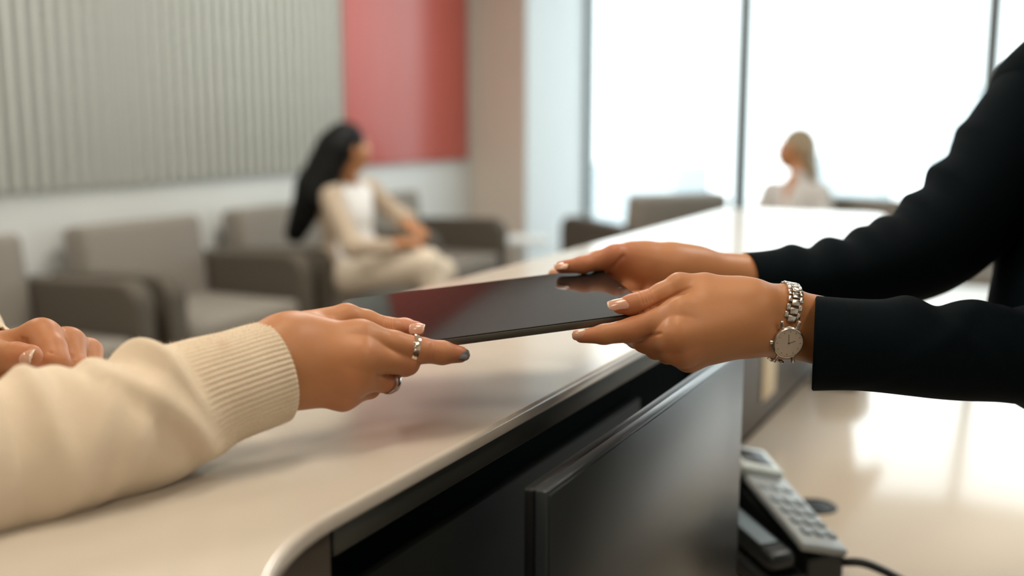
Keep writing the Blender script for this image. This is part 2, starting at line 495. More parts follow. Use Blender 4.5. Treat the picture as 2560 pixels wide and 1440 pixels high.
# ------------------------------------------------------------------ the room
struct('floor', box_me('floor', ((ROOM_X0 + ROOM_X1) / 2, (ROOM_Y0 + WIN_Y) / 2, -0.05), (ROOM_X1 - ROOM_X0 + .4, WIN_Y - ROOM_Y0 + .4, 0.1)), 'floor')
struct('ceiling', box_me('ceiling', ((ROOM_X0 + ROOM_X1) / 2, (ROOM_Y0 + WIN_Y) / 2, CEIL + 0.05), (ROOM_X1 - ROOM_X0 + .4, WIN_Y - ROOM_Y0 + .4, 0.1)), 'ceiling')
WL = struct('wall_left', box_me('wall_left', (ROOM_X0 - .1, (ROOM_Y0 + WIN_Y) / 2, CEIL / 2), (.2, WIN_Y - ROOM_Y0 + .4, CEIL)), 'wall')
struct('wall_right', box_me('wall_right', (ROOM_X1 + .1, (ROOM_Y0 + WIN_Y) / 2, CEIL / 2), (.2, WIN_Y - ROOM_Y0 + .4, CEIL)), 'white')
struct('wall_rear', box_me('wall_rear', ((ROOM_X0 + ROOM_X1) / 2, ROOM_Y0 - .1, CEIL / 2), (ROOM_X1 - ROOM_X0, .2, CEIL)), 'beige')
struct('wall_back', box_me('wall_back', ((ROOM_X0 + PIER_X) / 2, (PIER_Y + WIN_Y + .1) / 2, CEIL / 2), (PIER_X - ROOM_X0 - .012, WIN_Y + .1 - PIER_Y, CEIL)), 'beige')
struct('wall_return', box_me('wall_return', (PIER_X - .006, (PIER_Y + WIN_Y + .1) / 2 + .001, CEIL / 2), (.012, WIN_Y + .1 - PIER_Y, CEIL)), 'pale')
struct('baseboard_left', box_me('baseboard_left', (ROOM_X0 + .008, (ROOM_Y0 + PIER_Y) / 2, .05), (.016, PIER_Y - ROOM_Y0, .1), .004), 'white')
# ribbed grey cladding: backing board and single slats, children of the wall
PAN_Z = 0.965
link('slat_backing', box_me('slat_backing', (ROOM_X0 + .012, 3.45, (PAN_Z + CEIL) / 2), (.024, 3.9, CEIL - PAN_Z)), 'slat_back', WL)
slat_me = box_me('slat', (0, 0, 0), (.036, .020, CEIL - PAN_Z - .004), .005, 2); slat_me.materials.append(M['slat'])
y = 1.56
while y < 5.38:
    s = link('slat', slat_me, None, WL); s.location = (ROOM_X0 + .040, y, (PAN_Z + CEIL) / 2); y += .072
link('edge_trim', box_me('edge_trim', (ROOM_X0 + .025, 5.42, (PAN_Z + CEIL) / 2), (.05, .022, CEIL - PAN_Z)), 'edge', WL)
tag(struct('trim_1', box_me('trim_1', (ROOM_X0 + .02, (5.435 + 7.0) / 2, (PAN_Z + .015 + CEIL) / 2), (.036, 7.0 - 5.435, CEIL - PAN_Z - .015), .004), 'red'), 'glossy red wall panel beside the grey ribbed cladding')

# windows: grey frames, clear panes
WX = [PIER_X, -2.22, -0.475, 1.15, 2.75, ROOM_X1]
struct('wall_bulkhead', box_me('wall_bulkhead', ((PIER_X + ROOM_X1) / 2, WIN_Y + .02, (WIN_TOP + CEIL) / 2), (ROOM_X1 - PIER_X, .16, CEIL - WIN_TOP)), 'wall')
for i in range(5):
    x0, x1 = WX[i], WX[i + 1]
    w = empty('window_%d' % (i + 1), ((x0 + x1) / 2, WIN_Y, 0)); w['kind'] = 'structure'
    hw = (x1 - x0) / 2; t = .048
    link('mullion', box_me('mullion', (hw - t / 2, 0, WIN_TOP / 2), (t, .12, WIN_TOP), .004), 'alu', w)
    link('mullion', box_me('mullion', (-hw + t / 2, 0, WIN_TOP / 2), (t, .12, WIN_TOP), .004), 'alu', w)
    link('bottom_rail', box_me('bottom_rail', (0, 0, .04), (2 * hw - 2 * t, .10, .08), .004), 'alu', w)
    link('top_rail', box_me('top_rail', (0, 0, WIN_TOP - .03), (2 * hw - 2 * t, .10, .06), .004), 'alu', w)
    link('pane', box_me('pane', (0, 0, WIN_TOP / 2 + .01), (2 * hw - 2 * t, .008, WIN_TOP - .14)), 'glass', w)
# the city outside, far below and far away, haze put into the pale colours
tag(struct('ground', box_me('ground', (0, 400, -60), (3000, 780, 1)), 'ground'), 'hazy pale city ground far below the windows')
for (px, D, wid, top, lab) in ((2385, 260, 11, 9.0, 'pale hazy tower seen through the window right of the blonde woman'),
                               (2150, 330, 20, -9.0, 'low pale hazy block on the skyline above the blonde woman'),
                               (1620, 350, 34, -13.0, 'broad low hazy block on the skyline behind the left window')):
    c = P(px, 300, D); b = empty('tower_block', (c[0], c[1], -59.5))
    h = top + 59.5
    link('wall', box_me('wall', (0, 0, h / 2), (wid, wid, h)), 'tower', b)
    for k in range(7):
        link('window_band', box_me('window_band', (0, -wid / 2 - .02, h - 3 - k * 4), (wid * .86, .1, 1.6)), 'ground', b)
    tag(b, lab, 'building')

LAMP_AT = ['right above the near end of the counter', 'behind the near end of the counter', 'over the aisle behind the receptionist desk', 'over the nearest armchairs of the wall row', 'in front of the red panel and the dark-haired woman', 'over the far end of the desk', 'in the left rear corner of the hall']
# ceiling light panels (the lamps that light the hall)
for i, (lx, ly) in enumerate(LAMPS):
    l = empty('ceiling_light', (lx, ly, CEIL))
    link('housing', box_me('housing', (0, 0, -.03), (.64, 1.24, .06), .006), 'white', l)
    link('diffuser', box_me('diffuser', (0, 0, -.062), (.58, 1.18, .006)), 'lampface', l)
    tag(l, 'white ceiling light panel ' + LAMP_AT[i], 'ceiling light', 'ceiling light panels')

# ------------------------------------------------------------------ armchairs
def arm_outline():
    x0, x1, z0, z1, r, r2 = -.34, .37, .11, .635, .10, .03
    pts = [(x0, z0), (x1, z0)]
    for i in range(9):
        a = R(90 * i / 8); pts.append((x1 - r + r * math.cos(a), z1 - r + r * math.sin(a)))
    for i in range(5):
        a = R(90 + 90 * i / 4); pts.append((x0 + r2 + r2 * math.cos(a), z1 - .02 - r2 + r2 * math.sin(a)))
    return pts
AO = arm_outline()
CH = dict(
    arm_l=prism_me('arm', AO, .370, .478, .018, 3, 'xz'), arm_r=prism_me('arm', AO, -.478, -.370, .018, 3, 'xz'),
    base=box_me('seat_base', (.0, 0, .205), (.68, .735, .17), .015),
    cushion=box_me('seat_cushion', (.04, 0, .355), (.66, .73, .13), .035, 4),
    back=box_me('backrest', (-.285, 0, .555), (.15, .735, .50), .035, 4, Matrix.Rotation(R(-7), 3, 'Y')),
    leg=box_me('leg', (0, 0, .055), (.05, .05, .11), .006))
for k, v in CH.items(): v.materials.append(M['leg'] if k == 'leg' else M['fabric_lit'] if k in ('cushion', 'back') else M['fabric'])
def armchair(x, y, rz, label, group):
    c = empty('armchair', (x, y, 0), rz)
    link('arm', CH['arm_l'], None, c); link('arm', CH['arm_r'], None, c)
    link('seat_base', CH['base'], None, c); link('seat_cushion', CH['cushion'], None, c); link('backrest', CH['back'], None, c)
    for sx in (-.28, .30):
        for sy in (-.40, .40):
            g = link('leg', CH['leg'], None, c); g.location = (sx, sy, 0)
    return tag(c, label, 'armchair', group)
GR = 'row of armchairs along the ribbed wall'
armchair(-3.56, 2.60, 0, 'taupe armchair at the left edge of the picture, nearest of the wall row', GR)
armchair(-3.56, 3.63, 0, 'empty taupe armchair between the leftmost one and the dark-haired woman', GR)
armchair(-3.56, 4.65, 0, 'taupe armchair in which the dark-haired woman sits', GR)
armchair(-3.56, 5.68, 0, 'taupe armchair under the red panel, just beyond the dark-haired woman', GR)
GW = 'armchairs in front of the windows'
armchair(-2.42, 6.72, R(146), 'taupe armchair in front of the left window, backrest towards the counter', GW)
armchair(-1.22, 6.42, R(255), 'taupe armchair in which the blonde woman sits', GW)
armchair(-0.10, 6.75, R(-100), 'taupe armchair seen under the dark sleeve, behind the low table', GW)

def round_table(x, y, r, h, label):
    t = empty('side_table', (x, y, 0))
    link('table_top', lathe_me('table_top', [(r - .01, h - .03), (r, h - .022), (r, h - .006), (r - .006, h)], 40), 'white', t)
    link('stem', lathe_me('stem', [(.03, .015), (.022, .05), (.022, h - .03)], 20), 'white', t)
    link('foot', lathe_me('foot', [(r * .62, 0), (r * .62, .008), (.03, .02)], 32), 'white', t)
    return tag(t, label, 'table')
round_table(-3.32, 6.56, .22, .46, 'small white round side table at the end of the armchair row')
round_table(-0.33, 5.35, .42, .44, 'low white round table seen in the gap between the dark sleeves')

# ------------------------------------------------------------------ reception counter
CT = 1.03
Rc, xi, y0i = .18, -.385, .33
inner = []
for i in range(17):
    a = R(180 + 90 * i / 16); inner.append((xi + Rc + Rc * math.cos(a), y0i + Rc + Rc * math.sin(a)))
def arc(cx, cy, r, a0, a1, n=8):
    return [(cx + r * math.cos(R(a0 + (a1 - a0) * i / n)), cy + r * math.sin(R(a0 + (a1 - a0) * i / n))) for i in range(n + 1)]
outl = [(-.81 + .07, 2.9)] + arc(-.81 + .07, 2.9 - .07, .07, 90, 180)[1:] + arc(-.81 + .15, -.14 + .15, .15, 180, 270) + [(1.3, -.14), (1.3, y0i)] + inner[::-1] + arc(xi - .07, 2.9 - .07, .07, 0, 90)
top = link('worktop', prism_me('worktop', outl, CT - .013, CT, .0035, 3), 'counter')
tag(top, 'long glossy white counter top with a rounded inner corner', 'counter top')
base = empty('reception_counter', (-.62, 1.4, 0))
def rel(me, o):                      # keep world-space mesh under an unrotated parent
    me.transform(Matrix.Translation([-v for v in o.location])); return me
link('carcass', rel(box_me('carcass', (-.63, 1.37, .50), (.30, 2.94, 1.0)), base), 'dark', base)
link('outer_panel', rel(box_me('outer_panel', (-.787, 1.37, .52), (.012, 2.94, .96)), base), 'white', base)
ins = .014
inner2 = [(xi + Rc + (Rc + ins) * math.cos(R(180 + 90 * i / 16)), y0i + Rc + (Rc + ins) * math.sin(R(180 + 90 * i / 16))) for i in range(17)]
ap = [(-.48, -.10), (1.28, -.10), (1.28, y0i - ins)] + inner2[::-1] + [(xi - ins, .521), (-.48, .521)]
link('curved_apron', rel(prism_me('curved_apron', ap, 0, CT - .017, 0), base), 'apron', base)
link('rail', rel(box_me('rail', (xi - ins - .011, 1.69, CT - .028), (.022, 2.33, .022), .001), base), 'steel', base)
link('top_support', rel(box_me('top_support', (-.60, 1.37, CT - .0165), (.36, 2.9, .006)), base), 'black', base)
link('inner_panel', rel(box_me('inner_panel', (-.474, .90, .805), (.012, .76, .21), .002), base), 'dark2', base)
link('inner_panel', rel(box_me('inner_panel', (-.474, 2.16, .85), (.012, 1.28, .29), .002), base), 'apron', base)
tag(base, 'dark cabinet base under the white counter top with a metal rail', 'counter')
sgn = link('cream_strip', box_me('cream_strip', (-.4665, 1.985, .845), (.003, .10, .20), .001), 'cream')  # thin cream strip upright on the inner panel
tag(sgn, 'cream upright strip against the inner side of the counter', 'paper')

DZ = .70
dsk = empty('desk', (-.13, 1.7, 0))
link('desk_top', rel(box_me('desk_top', (-.134, 1.735, DZ - .0125), (.668, 2.41, .025), .003), dsk), 'desk', dsk)
for yy in (.62, 2.86):
    link('leg', rel(box_me('leg', (-.13, yy, (DZ - .025) / 2), (.6, .03, DZ - .025), .003), dsk), 'dark2', dsk)
tag(dsk, 'pale low receptionist desk behind the counter', 'desk')
g = onz(2040, 1268, DZ)
gm = empty('cable_grommet', (g[0], g[1], DZ))
link('rim', lathe_me('rim', [(.031, 0), (.031, .002), (.029, .0035), (.026, .0035), (.025, .001)], 32), 'black', gm)
link('cap', lathe_me('cap', [(.0245, .0005), (.0245, .0022), (.02, .0028)], 32), 'phone_dark', gm)
tag(gm, 'round black cable grommet in the pale desk behind the telephone', 'grommet')
st = empty('pen_tray', (-.395, 2.36, DZ), R(90))
link('bottom', box_me('bottom', (0, 0, .006), (.16, .09, .012), .003), 'black', st)
for sy in (-.042, .042): link('rim', box_me('rim', (0, sy, .02), (.16, .007, .03), .002), 'black', st)
for sx in (-.077, .077): link('rim', box_me('rim', (sx, 0, .02), (.007, .09, .03), .002), 'black', st)
tag(st, 'low dark tray on the desk half hidden by the blazer cuff', 'tray')

# ------------------------------------------------------------------ monitor
MX, MY0, MY1, MZ1, MZ0 = -.29, .617, 1.116, 1.0235, .722
mo = empty('computer_monitor', (MX - .06, (MY0 + MY1) / 2, DZ))
yc, hw = (MY0 + MY1) / 2, (MY1 - MY0) / 2
link('shell', rel(box_me('shell', (MX - .0052, yc, (MZ0 + MZ1) / 2), (.0090, 2 * hw, MZ1 - MZ0), .0010), mo), 'bezel', mo)
link('back_cover', rel(box_me('back_cover', (MX - .0145, yc, (MZ0 + MZ1) / 2), (.0085, 2 * hw - .001, MZ1 - MZ0 - .001), .002), mo), 'black', mo)
link('screen', rel(box_me('screen', (MX - .0003, yc, (MZ0 + MZ1) / 2 + .002), (.0014, 2 * hw - .004, MZ1 - MZ0 - .010), .0004), mo), 'screen', mo)
link('neck', rel(box_me('neck', (MX - .04, yc, DZ + .12), (.03, .07, .24), .005), mo), 'black', mo)
link('foot', rel(box_me('foot', (MX - .03, yc, DZ + .006), (.16, .22, .012), .004), mo), 'black', mo)
tag(mo, 'black flat computer monitor on the desk inside the counter', 'monitor')

# ------------------------------------------------------------------ telephone
ph_u = unit([-.77, .64, 0]); ph_w = np.array([ph_u[1], -ph_u[0], 0])
ph_o = np.array([-.232, 1.272, DZ])
ph = empty('desk_telephone', ph_o)
PM = frame_mat(ph_u, ph_w, (0, 0, 1), (0, 0, 0))       # local u (length), w (to the right), z
def ph_part(name, me, m, parent=None):
    me.transform(PM); return link(name, me, m, parent or ph)
slope = math.atan2(.060, .19); roll = R(16)            # the keypad rises to the far end and leans to the right
rotm = Matrix.Rotation(roll, 3, 'X').inverted() @ Matrix.Rotation(-slope, 3, 'Y')
def on_top(u, w, lift):
    return (u, w, .050 + u * math.tan(slope) - w * math.tan(roll) + lift)
ph_part('body', prism_me('body', [(0, .004), (.195, .004), (.195, .090), (.188, .096), (0, .036)], -.012, .045, .006, 3, 'xz'), 'phone_dark')
ph_part('faceplate', box_me('faceplate', on_top(.095, .020, 0), (.205, .074, .012), .005, 3, rotm), 'phone_grey')
for r_ in range(4):
    for c_ in range(3):
        ph_part('key', box_me('key', on_top(.022 + .021 * r_, .000 + .020 * c_, .007), (.012, .013, .004), .0014, 2, rotm), 'phone_key')
for c_ in range(3):
    ph_part('function_key', box_me('function_key', on_top(.112, .000 + .020 * c_, .007), (.009, .014, .003), .0012, 2, rotm), 'phone_key')
ds = ph_part('display_housing', box_me('display_housing', on_top(.165, .020, .010), (.060, .072, .018), .006, 3, rotm), 'phone_white')
ph_part('display', box_me('display', on_top(.163, .020, .0196), (.034, .050, .002), .001, 1, rotm), 'phone_dark', ds)
ph_part('cradle', prism_me('cradle', [(0, .004), (.195, .004), (.195, .050), (0, .018)], -.075, -.012, .005, 3, 'xz'), 'phone_dark')
hs = ph_part('handset', box_me('handset', (.10, -.045, .050), (.195, .042, .026), .011, 4, Matrix.Rotation(-R(9), 3, 'Y')), 'phone_dark')
ph_part('inlay', box_me('inlay', (.085, -.050, .0625), (.115, .026, .003), .0012, 2, Matrix.Rotation(-R(9), 3, 'Y')), 'phone_blue', hs)
cord = catmull([ph_u * .008 + ph_w * .040 + np.array([0, 0, .022]), ph_u * -.016 + ph_w * .062 + np.array([0, 0, .026]), ph_u * -.05 + ph_w * .085 + np.array([0, 0, .016]),
                ph_u * -.10 + ph_w * .09 + np.array([0, 0, .008]), ph_u * -.17 + ph_w * .07 + np.array([0, 0, .007])], 40)
link('cord', tube_me('cord', cord, .0055, 10), 'black', ph)
tag(ph, 'grey desk telephone with keypad beside the monitor', 'telephone')
# ------------------------------------------------------------------ tablet
T_C = np.array([-0.020546, 0.014418, 0.914044]); T_X = np.array([0.979872, -0.123011, 0.157224]); T_Y = np.array([-0.180645, -0.211190, 0.960607])
tc_, tx_, ty_ = cam2w(T_C), unit(cam2w(T_X) - ORG), unit(cam2w(T_Y) - ORG)
ty_ = unit(ty_ - tx_ * (tx_ @ ty_)); tz_ = np.cross(tx_, ty_)
if tz_[2] < 0: tz_ = -tz_
TW, TH, TT = .248, .1785, .0068
tab = empty('tablet', tc_ - tz_ * TT)
def tab_part(name, me, m):
    me.transform(frame_mat(tx_, ty_, tz_, tz_ * TT)); return link(name, me, m, tab)
tab_part('shell', prism_me('shell', rrect(TW, TH, .011), -TT, -.0009, .0008, 2), 'tbody')
tab_part('glass', prism_me('glass', rrect(TW - .0012, TH - .0012, .0105), -.0009, 0, .0004, 2), 'tglass')
cd = lathe_me('camera_dot', [(.0016, -.0003), (.0016, .00005)], 16); cd.transform(Matrix.Translation((TW / 2 - .006, 0, 0))); tab_part('camera_dot', cd, 'dark2')
tag(tab, 'dark glossy tablet passed from hand to hand above the counter', 'tablet')
def onT(px, py, off):               # point on the line of sight at the height off above the tablet's glass
    ray = P(px, py, 1.0) - ORG
    return ORG + ray * (((tc_ + tz_ * off - ORG) @ tz_) / (ray @ tz_))

# ------------------------------------------------------------------ hands
UP = np.array([0, 0, 1.0])
def chain(pts):
    return [cone(pts[i][0], pts[i + 1][0], pts[i][1], pts[i + 1][1]) for i in range(len(pts) - 1)]
def make_hand(palm, fingers, thumb, creases=(), h=.0009, kp=.020, kj=.010, reds=()):
    br = [(chain(f), .003) for f in fingers] + ([(chain(thumb), .004)] if thumb else [])
    V, Q = organic(palm, h, kp, br, kj=kj, it=3)
    N = vnormals(V, Q)
    off = np.zeros(len(V))
    for (a, b, w, dep) in creases:
        a = np.asarray(a); b = np.asarray(b); ab = b - a
        rel_ = V - a; fw = rel_ @ FWD
        t = np.clip((rel_ @ ab) / (ab @ ab), 0, 1)
        d = rel_ - t[:, None] * ab; d = d - (d @ FWD)[:, None] * FWD
        dd = np.linalg.norm(d, axis=1)
        off -= dep * np.exp(-(dd / w) ** 2) * (np.abs(fw) < .016) * (N @ TOCAM > -.1) * np.where((t > .02) & (t < .98), 1, .6)
    V = V + N * off[:, None]
    tint = np.zeros(len(V))
    for (c, r, s) in reds: tint = np.maximum(tint, s * np.exp(-(np.linalg.norm(V - c, axis=1) / r) ** 2))
    return V, Q, tint
def nail(parent, c, t, n, w, L, m='nail', tip=0.18, name='fingernail'):
    t = unit(t); n = unit(np.asarray(n) - t * (np.asarray(n) @ t)); b = np.cross(n, t)
    nu, nv = 11, 12; V = []; Fc = []
    ang = R(62); rad = w / 2 / math.sin(ang)
    for lay in (0, 1):
        for j in range(nv + 1):
            v = j / nv
            sc = min(1.0, math.sqrt(max(0, 1 - (1 - min(v / .22, 1)) ** 2)) * .45 + .55) * (math.sqrt(max(0.02, 1 - max(0, (v - .70) / .32) ** 2)))
            for i in range(nu + 1):
                a = ang * (2 * i / nu - 1) * sc
                p = c + t * (v - .5) * L + b * rad * math.sin(a) + n * (rad * (math.cos(a) - 1) - .0012 * (2 * v - 1) ** 2) - n * (.0007 if lay else 0)
                V.append(p)
    W1 = nu + 1; off = W1 * (nv + 1)
    mats = []
    for j in range(nv):
        for i in range(nu):
            q = (j * W1 + i, j * W1 + i + 1, (j + 1) * W1 + i + 1, (j + 1) * W1 + i); Fc.append(q); mats.append(1 if j / nv >= 1 - tip else 0)
            Fc.append(tuple(k + off for k in q[::-1])); mats.append(1 if j / nv >= 1 - tip else 0)
    for i in range(nu):
        Fc.append((i, i + off, i + 1 + off, i + 1)); mats.append(0)
        k = nv * W1 + i; Fc.append((k, k + 1, k + 1 + off, k + off)); mats.append(1)
    me = mesh(name, V, Fc); me.materials.append(M[m]); me.materials.append(M['nail_tip'] if m == 'nail' else M[m])
    me.polygons.foreach_set('material_index', mats)
    bm = bmesh.new(); bm.from_mesh(me); bmesh.ops.recalc_face_normals(bm, faces=bm.faces); bm.to_mesh(me); bm.free()
    o = link(name, me, None, None, True)
    adopt(o, parent); return o
def adopt(o, parent):                # world-space mesh put under an Empty that stands elsewhere
    o.data.transform(Matrix.Translation([-v for v in parent.location])); o.parent = parent
    return o
def wlink(name, V, Q, tint, m, parent):
    o = link(name, vq_mesh(name, V, Q, tint), m); adopt(o, parent); return o

# visitor's right hand (reaches in from the left)
A = dict(im=P(902, 842, .790), mm=P(900, 893, .777), rm=P(882, 943, .776), pm=P(856, 990, .785),
         ip=P(1052, 876, .808), id=P(1106, 882, .815), it=P(1150, 886, .824),
         mp=P(1018, 908, .806), md=P(1012, 915, .842), mt=P(990, 905, .868),
         rp=P(963, 953, .806), rd=P(975, 950, .842), rt=P(955, 938, .865),
         pp=P(925, 972, .812), pd=P(935, 965, .842), pt=P(925, 950, .862),
         tc=P(772, 822, .805), tm=P(866, 796, .822), ti=onT(976, 822, .0098), tt=onT(1040, 824, .0080),
         w=P(690, 905, .765), f1=P(560, 955, .740), f2=P(380, 1020, .715))
palmA = [cone(P(742, 850, .785), A['im'], .0165, .0108), cone(P(735, 885, .775), A['mm'], .0165, .0112),
         cone(P(735, 920, .774), A['rm'], .016, .0102), cone(P(738, 950, .780), A['pm'], .0165, .0092),
         cone(P(700, 868, .772), P(742, 858, .785), .0175, .0175), cone(P(700, 930, .768), P(740, 940, .778), .0175, .0175),
         cone(P(560, 930, .740), P(700, 872, .770), .021, .0178), cone(P(560, 985, .740), P(702, 935, .768), .021, .0178),
         cone(A['f2'], P(560, 955, .74), .034, .026),
         cone(P(770, 905, .795), P(860, 915, .800), .019, .015)]
fA = [[(A['im'], .0112), (P(985, 862, .800), .0104), (A['ip'], .0098), (A['id'], .0090), (A['it'], .0066)],
      [(A['mm'], .0112), (A['mp'], .0092), (A['md'], .0082), (A['mt'], .0068)],
      [(A['rm'], .0102), (A['rp'], .0086), (A['rd'], .0078), (A['rt'], .0065)],
      [(A['pm'], .0092), (A['pp'], .0074), (A['pd'], .0067), (A['pt'], .0056)]]
thA = [(A['tc'], .0140), (A['tm'], .0112), (P(915, 805, .826), .0092), (A['ti'], .0083), (P(1012, 822, .832), .0080), (A['tt'], .0066)]
crA = [(P(957 + 7 * i, 792 - 0, .815), P(964 + 7 * i, 820, .815), .0008, .0007) for i in range(4)]
crA += [(P(1075, 862, .79), P(1072, 905, .79), .0009, .0004), (P(1082, 860, .79), P(1080, 908, .79), .0009, .0004)]
redA = [(A['ip'], .018, .5), (A['it'], .016, .9), (A['tt'], .016, .8), (A['ti'], .012, .4), (A['pm'], .02, .45), (A['rm'], .018, .4), (A['mm'], .016, .35), (A['mp'], .016, .7), (A['rp'], .016, .7)]
# other hand of the visitor: a loose fist resting on the counter
D = dict(im=P(103, 842, .868), ip=P(133, 905, .850), id=P(85, 930, .842), it=P(60, 925, .855),
         mm=P(172, 858, .890), mp=P(188, 920, .872), md=P(150, 945, .860), mt=P(120, 930, .875),
         rm=P(222, 880, .910), rp=P(232, 935, .892), rd=P(200, 965, .88), rt=P(170, 950, .89),
         pm=P(240, 930, .930), pp=P(250, 980, .91), pd=P(215, 1000, .90), pt=P(190, 985, .905),
         w=P(-75, 905, .890))
palmD = [cone(P(-20, 895, .88), D['im'], .018, .0135), cone(P(-15, 905, .89), D['mm'], .019, .0115),
         cone(P(-10, 925, .90), D['rm'], .019, .0098), cone(P(-5, 950, .905), D['pm'], .018, .0095),
         cone(D['w'], P(-15, 910, .888), .023, .021), cone(P(-240, 930, .90), D['w'], .027, .023), cone(P(60, 920, .88), P(150, 930, .895), .018, .016)]
fD = [[(D['im'], .0135), (P(125, 875, .857), .0132), (D['ip'], .0128), (D['id'], .0105), (D['it'], .009)],
      [(D['mm'], .0115), (D['mp'], .0108), (D['md'], .0098), (D['mt'], .0085)],
      [(D['rm'], .0098), (D['rp'], .0092), (D['rd'], .0085), (D['rt'], .0075)],
      [(D['pm'], .0092), (D['pp'], .008), (D['pd'], .0075), (D['pt'], .0065)]]
thD = [(P(-55, 900, .868), .016), (P(-5, 890, .838), .0120), (P(40, 889, .826), .0102), (P(76, 890, .823), .0092)]
crD = [(P(60 + 9 * i, 842 + 2 * i, .86), P(66 + 9 * i, 875, .86), .0011, .0012) for i in range(3)]
crD += [(P(123, 880, .84), P(153, 890, .845), .0011, .0011), (P(188, 905, .865), P(205, 912, .868), .001, .0008)]
redD = [(P(74, 898, .825), .014, 1.0), (D['ip'], .018, .5), (D['im'], .02, .35), (D['mm'], .012, .6), (D['mp'], .015, .5), (D['rm'], .012, .4)]
# receptionist's left hand (near, with the watch)
B = dict(im=P(1702, 785, .822), mm=P(1695, 838, .812), rm=P(1706, 874, .817), pm=P(1722, 896, .828),
         ip=P(1582, 825, .833), id=P(1510, 836, .834), it=P(1453, 841, .836),
         mp=P(1612, 850, .845), md=P(1590, 845, .880), mt=P(1560, 835, .905),
         rp=P(1640, 870, .855), rd=P(1615, 860, .885), rt=P(1590, 850, .905),
         pp=P(1668, 887, .860), pd=P(1640, 875, .888), pt=P(1620, 865, .905),
         tc=P(1832, 738, .850), tm=P(1698, 717, .846), ti=onT(1610, 756, .0098), tt=onT(1550, 766, .0078),
         w=P(1962, 806, .858))
palmB = [cone(P(1885, 765, .838), B['im'], .0165, .0120), cone(P(1880, 795, .832), B['mm'], .0165, .0120),
         cone(P(1880, 822, .834), B['rm'], .0155, .0108), cone(P(1885, 838, .840), B['pm'], .0145, .0085),
         cone(P(1950, 772, .850), P(1885, 762, .840), .0172, .0180), cone(P(1950, 838, .850), P(1885, 832, .838), .0160, .0150),
         cone(P(2120, 815, .868), P(1955, 774, .852), .0200, .0172), cone(P(2120, 870, .868), P(1955, 838, .852), .0200, .0165),
         cone(P(2400, 875, .905), P(2120, 845, .868), .030, .026),
         cone(P(1850, 800, .850), P(1740, 820, .845), .019, .015), cone(P(1860, 755, .845), P(1760, 745, .835), .0150, .0115)]
fB = [[(B['im'], .0120), (P(1640, 806, .828), .0108), (B['ip'], .0098), (B['id'], .0078), (B['it'], .0052)],
      [(B['mm'], .0120), (B['mp'], .0100), (B['md'], .0085), (B['mt'], .007)],
      [(B['rm'], .0108), (B['rp'], .0090), (B['rd'], .0078), (B['rt'], .0065)],
      [(B['pm'], .0085), (B['pp'], .0072), (B['pd'], .0065), (B['pt'], .0055)]]
thB = [(B['tc'], .0145), (P(1762, 722, .848), .0122), (B['tm'], .0108), (P(1655, 737, .842), .0092), (B['ti'], .0085), (P(1580, 762, .841), .0080), (B['tt'], .0062)]
crB = [(P(1598 + 8 * i, 726 - 2 * i, .83), P(1607 + 8 * i, 760 - 3 * i, .83), .0009, .0008) for i in range(4)]
crB += [(P(1602, 782, .83), P(1728, 718, .83), .0011, .0010), (P(1585, 858, .82), P(1645, 832, .82), .0012, .0013)]
redB = [(B['ip'], .018, .55), (B['it'], .016, .8), (B['tt'], .017, .8), (B['ti'], .014, .5), (B['pm'], .018, .5), (B['rm'], .017, .5), (B['mm'], .014, .3), (B['mp'], .02, .5)]
# receptionist's right hand (far, palm towards the camera)
C = dict(tt=onT(1404, 668, .0075), ti=onT(1458, 662, .0090), tm=P(1538, 640, 1.000), tc=P(1610, 650, 1.020), w=P(1740, 684, 1.030),
         im=onT(1560, 700, -.016), ip=onT(1470, 703, -.0165), id=onT(1420, 694, -.0155), it=onT(1385, 687, -.0140))
palmC = [cone(P(1680, 672, 1.020), C['im'], .019, .0110), cone(P(1690, 690, 1.025), P(1590, 712, 1.035), .019, .012), cone(P(1700, 705, 1.03), P(1620, 730, 1.03), .018, .011),
         cone(P(1690, 700, 1.03), P(1650, 745, 1.025), .018, .010), cone(P(1620, 655, 1.012), P(1700, 672, 1.022), .019, .021),
         cone(P(1550, 665, 1.012), P(1650, 680, 1.015), .014, .018),
         cone(P(1745, 668, 1.03), P(1680, 668, 1.022), .0170, .019), cone(P(1745, 700, 1.03), P(1690, 700, 1.025), .0170, .018),
         cone(P(1900, 690, 1.06), P(1745, 670, 1.03), .0205, .0172), cone(P(1900, 725, 1.06), P(1745, 702, 1.03), .0205, .0172),
         cone(P(2120, 712, 1.10), P(1900, 708, 1.06), .033, .027)]
fC = [[(C['im'], .0108), (C['ip'], .0092), (C['id'], .008), (C['it'], .0062)],
      [(P(1590, 712, 1.035), .011), (onT(1490, 722, -.0175), .0092), (onT(1440, 715, -.0165), .008), (onT(1405, 708, -.015), .0065)],
      [(P(1620, 730, 1.03), .0105), (onT(1520, 738, -.0175), .0088), (onT(1470, 730, -.016), .0078), (onT(1440, 724, -.015), .0062)],
      [(P(1650, 745, 1.025), .0095), (onT(1570, 750, -.016), .0075), (onT(1530, 745, -.015), .0068), (onT(1505, 742, -.014), .0055)]]
thC = [(C['tc'], .0165), (P(1575, 640, 1.008), .0128), (C['tm'], .0108), (P(1495, 652, 1.003), .0092), (C['ti'], .0080), (C['tt'], .0062)]
crC = [(P(1527, 672, .99), P(1560, 640, .99), .0016, .0014)]
redC = [(C['tt'], .02, .9), (C['ti'], .02, .8), (C['tm'], .025, .8), (P(1600, 700, 1.0), .03, .4)]

HA = make_hand(palmA, fA, thA, crA, reds=redA)
HD = make_hand(palmD, fD, thD, crD, reds=redD, h=.0012, kp=.016)
HB = make_hand(palmB, fB, thB, crB, reds=redB, kp=.013)
HC = make_hand(palmC, fC, thC, crC, reds=redC, h=.0012, kp=.014)

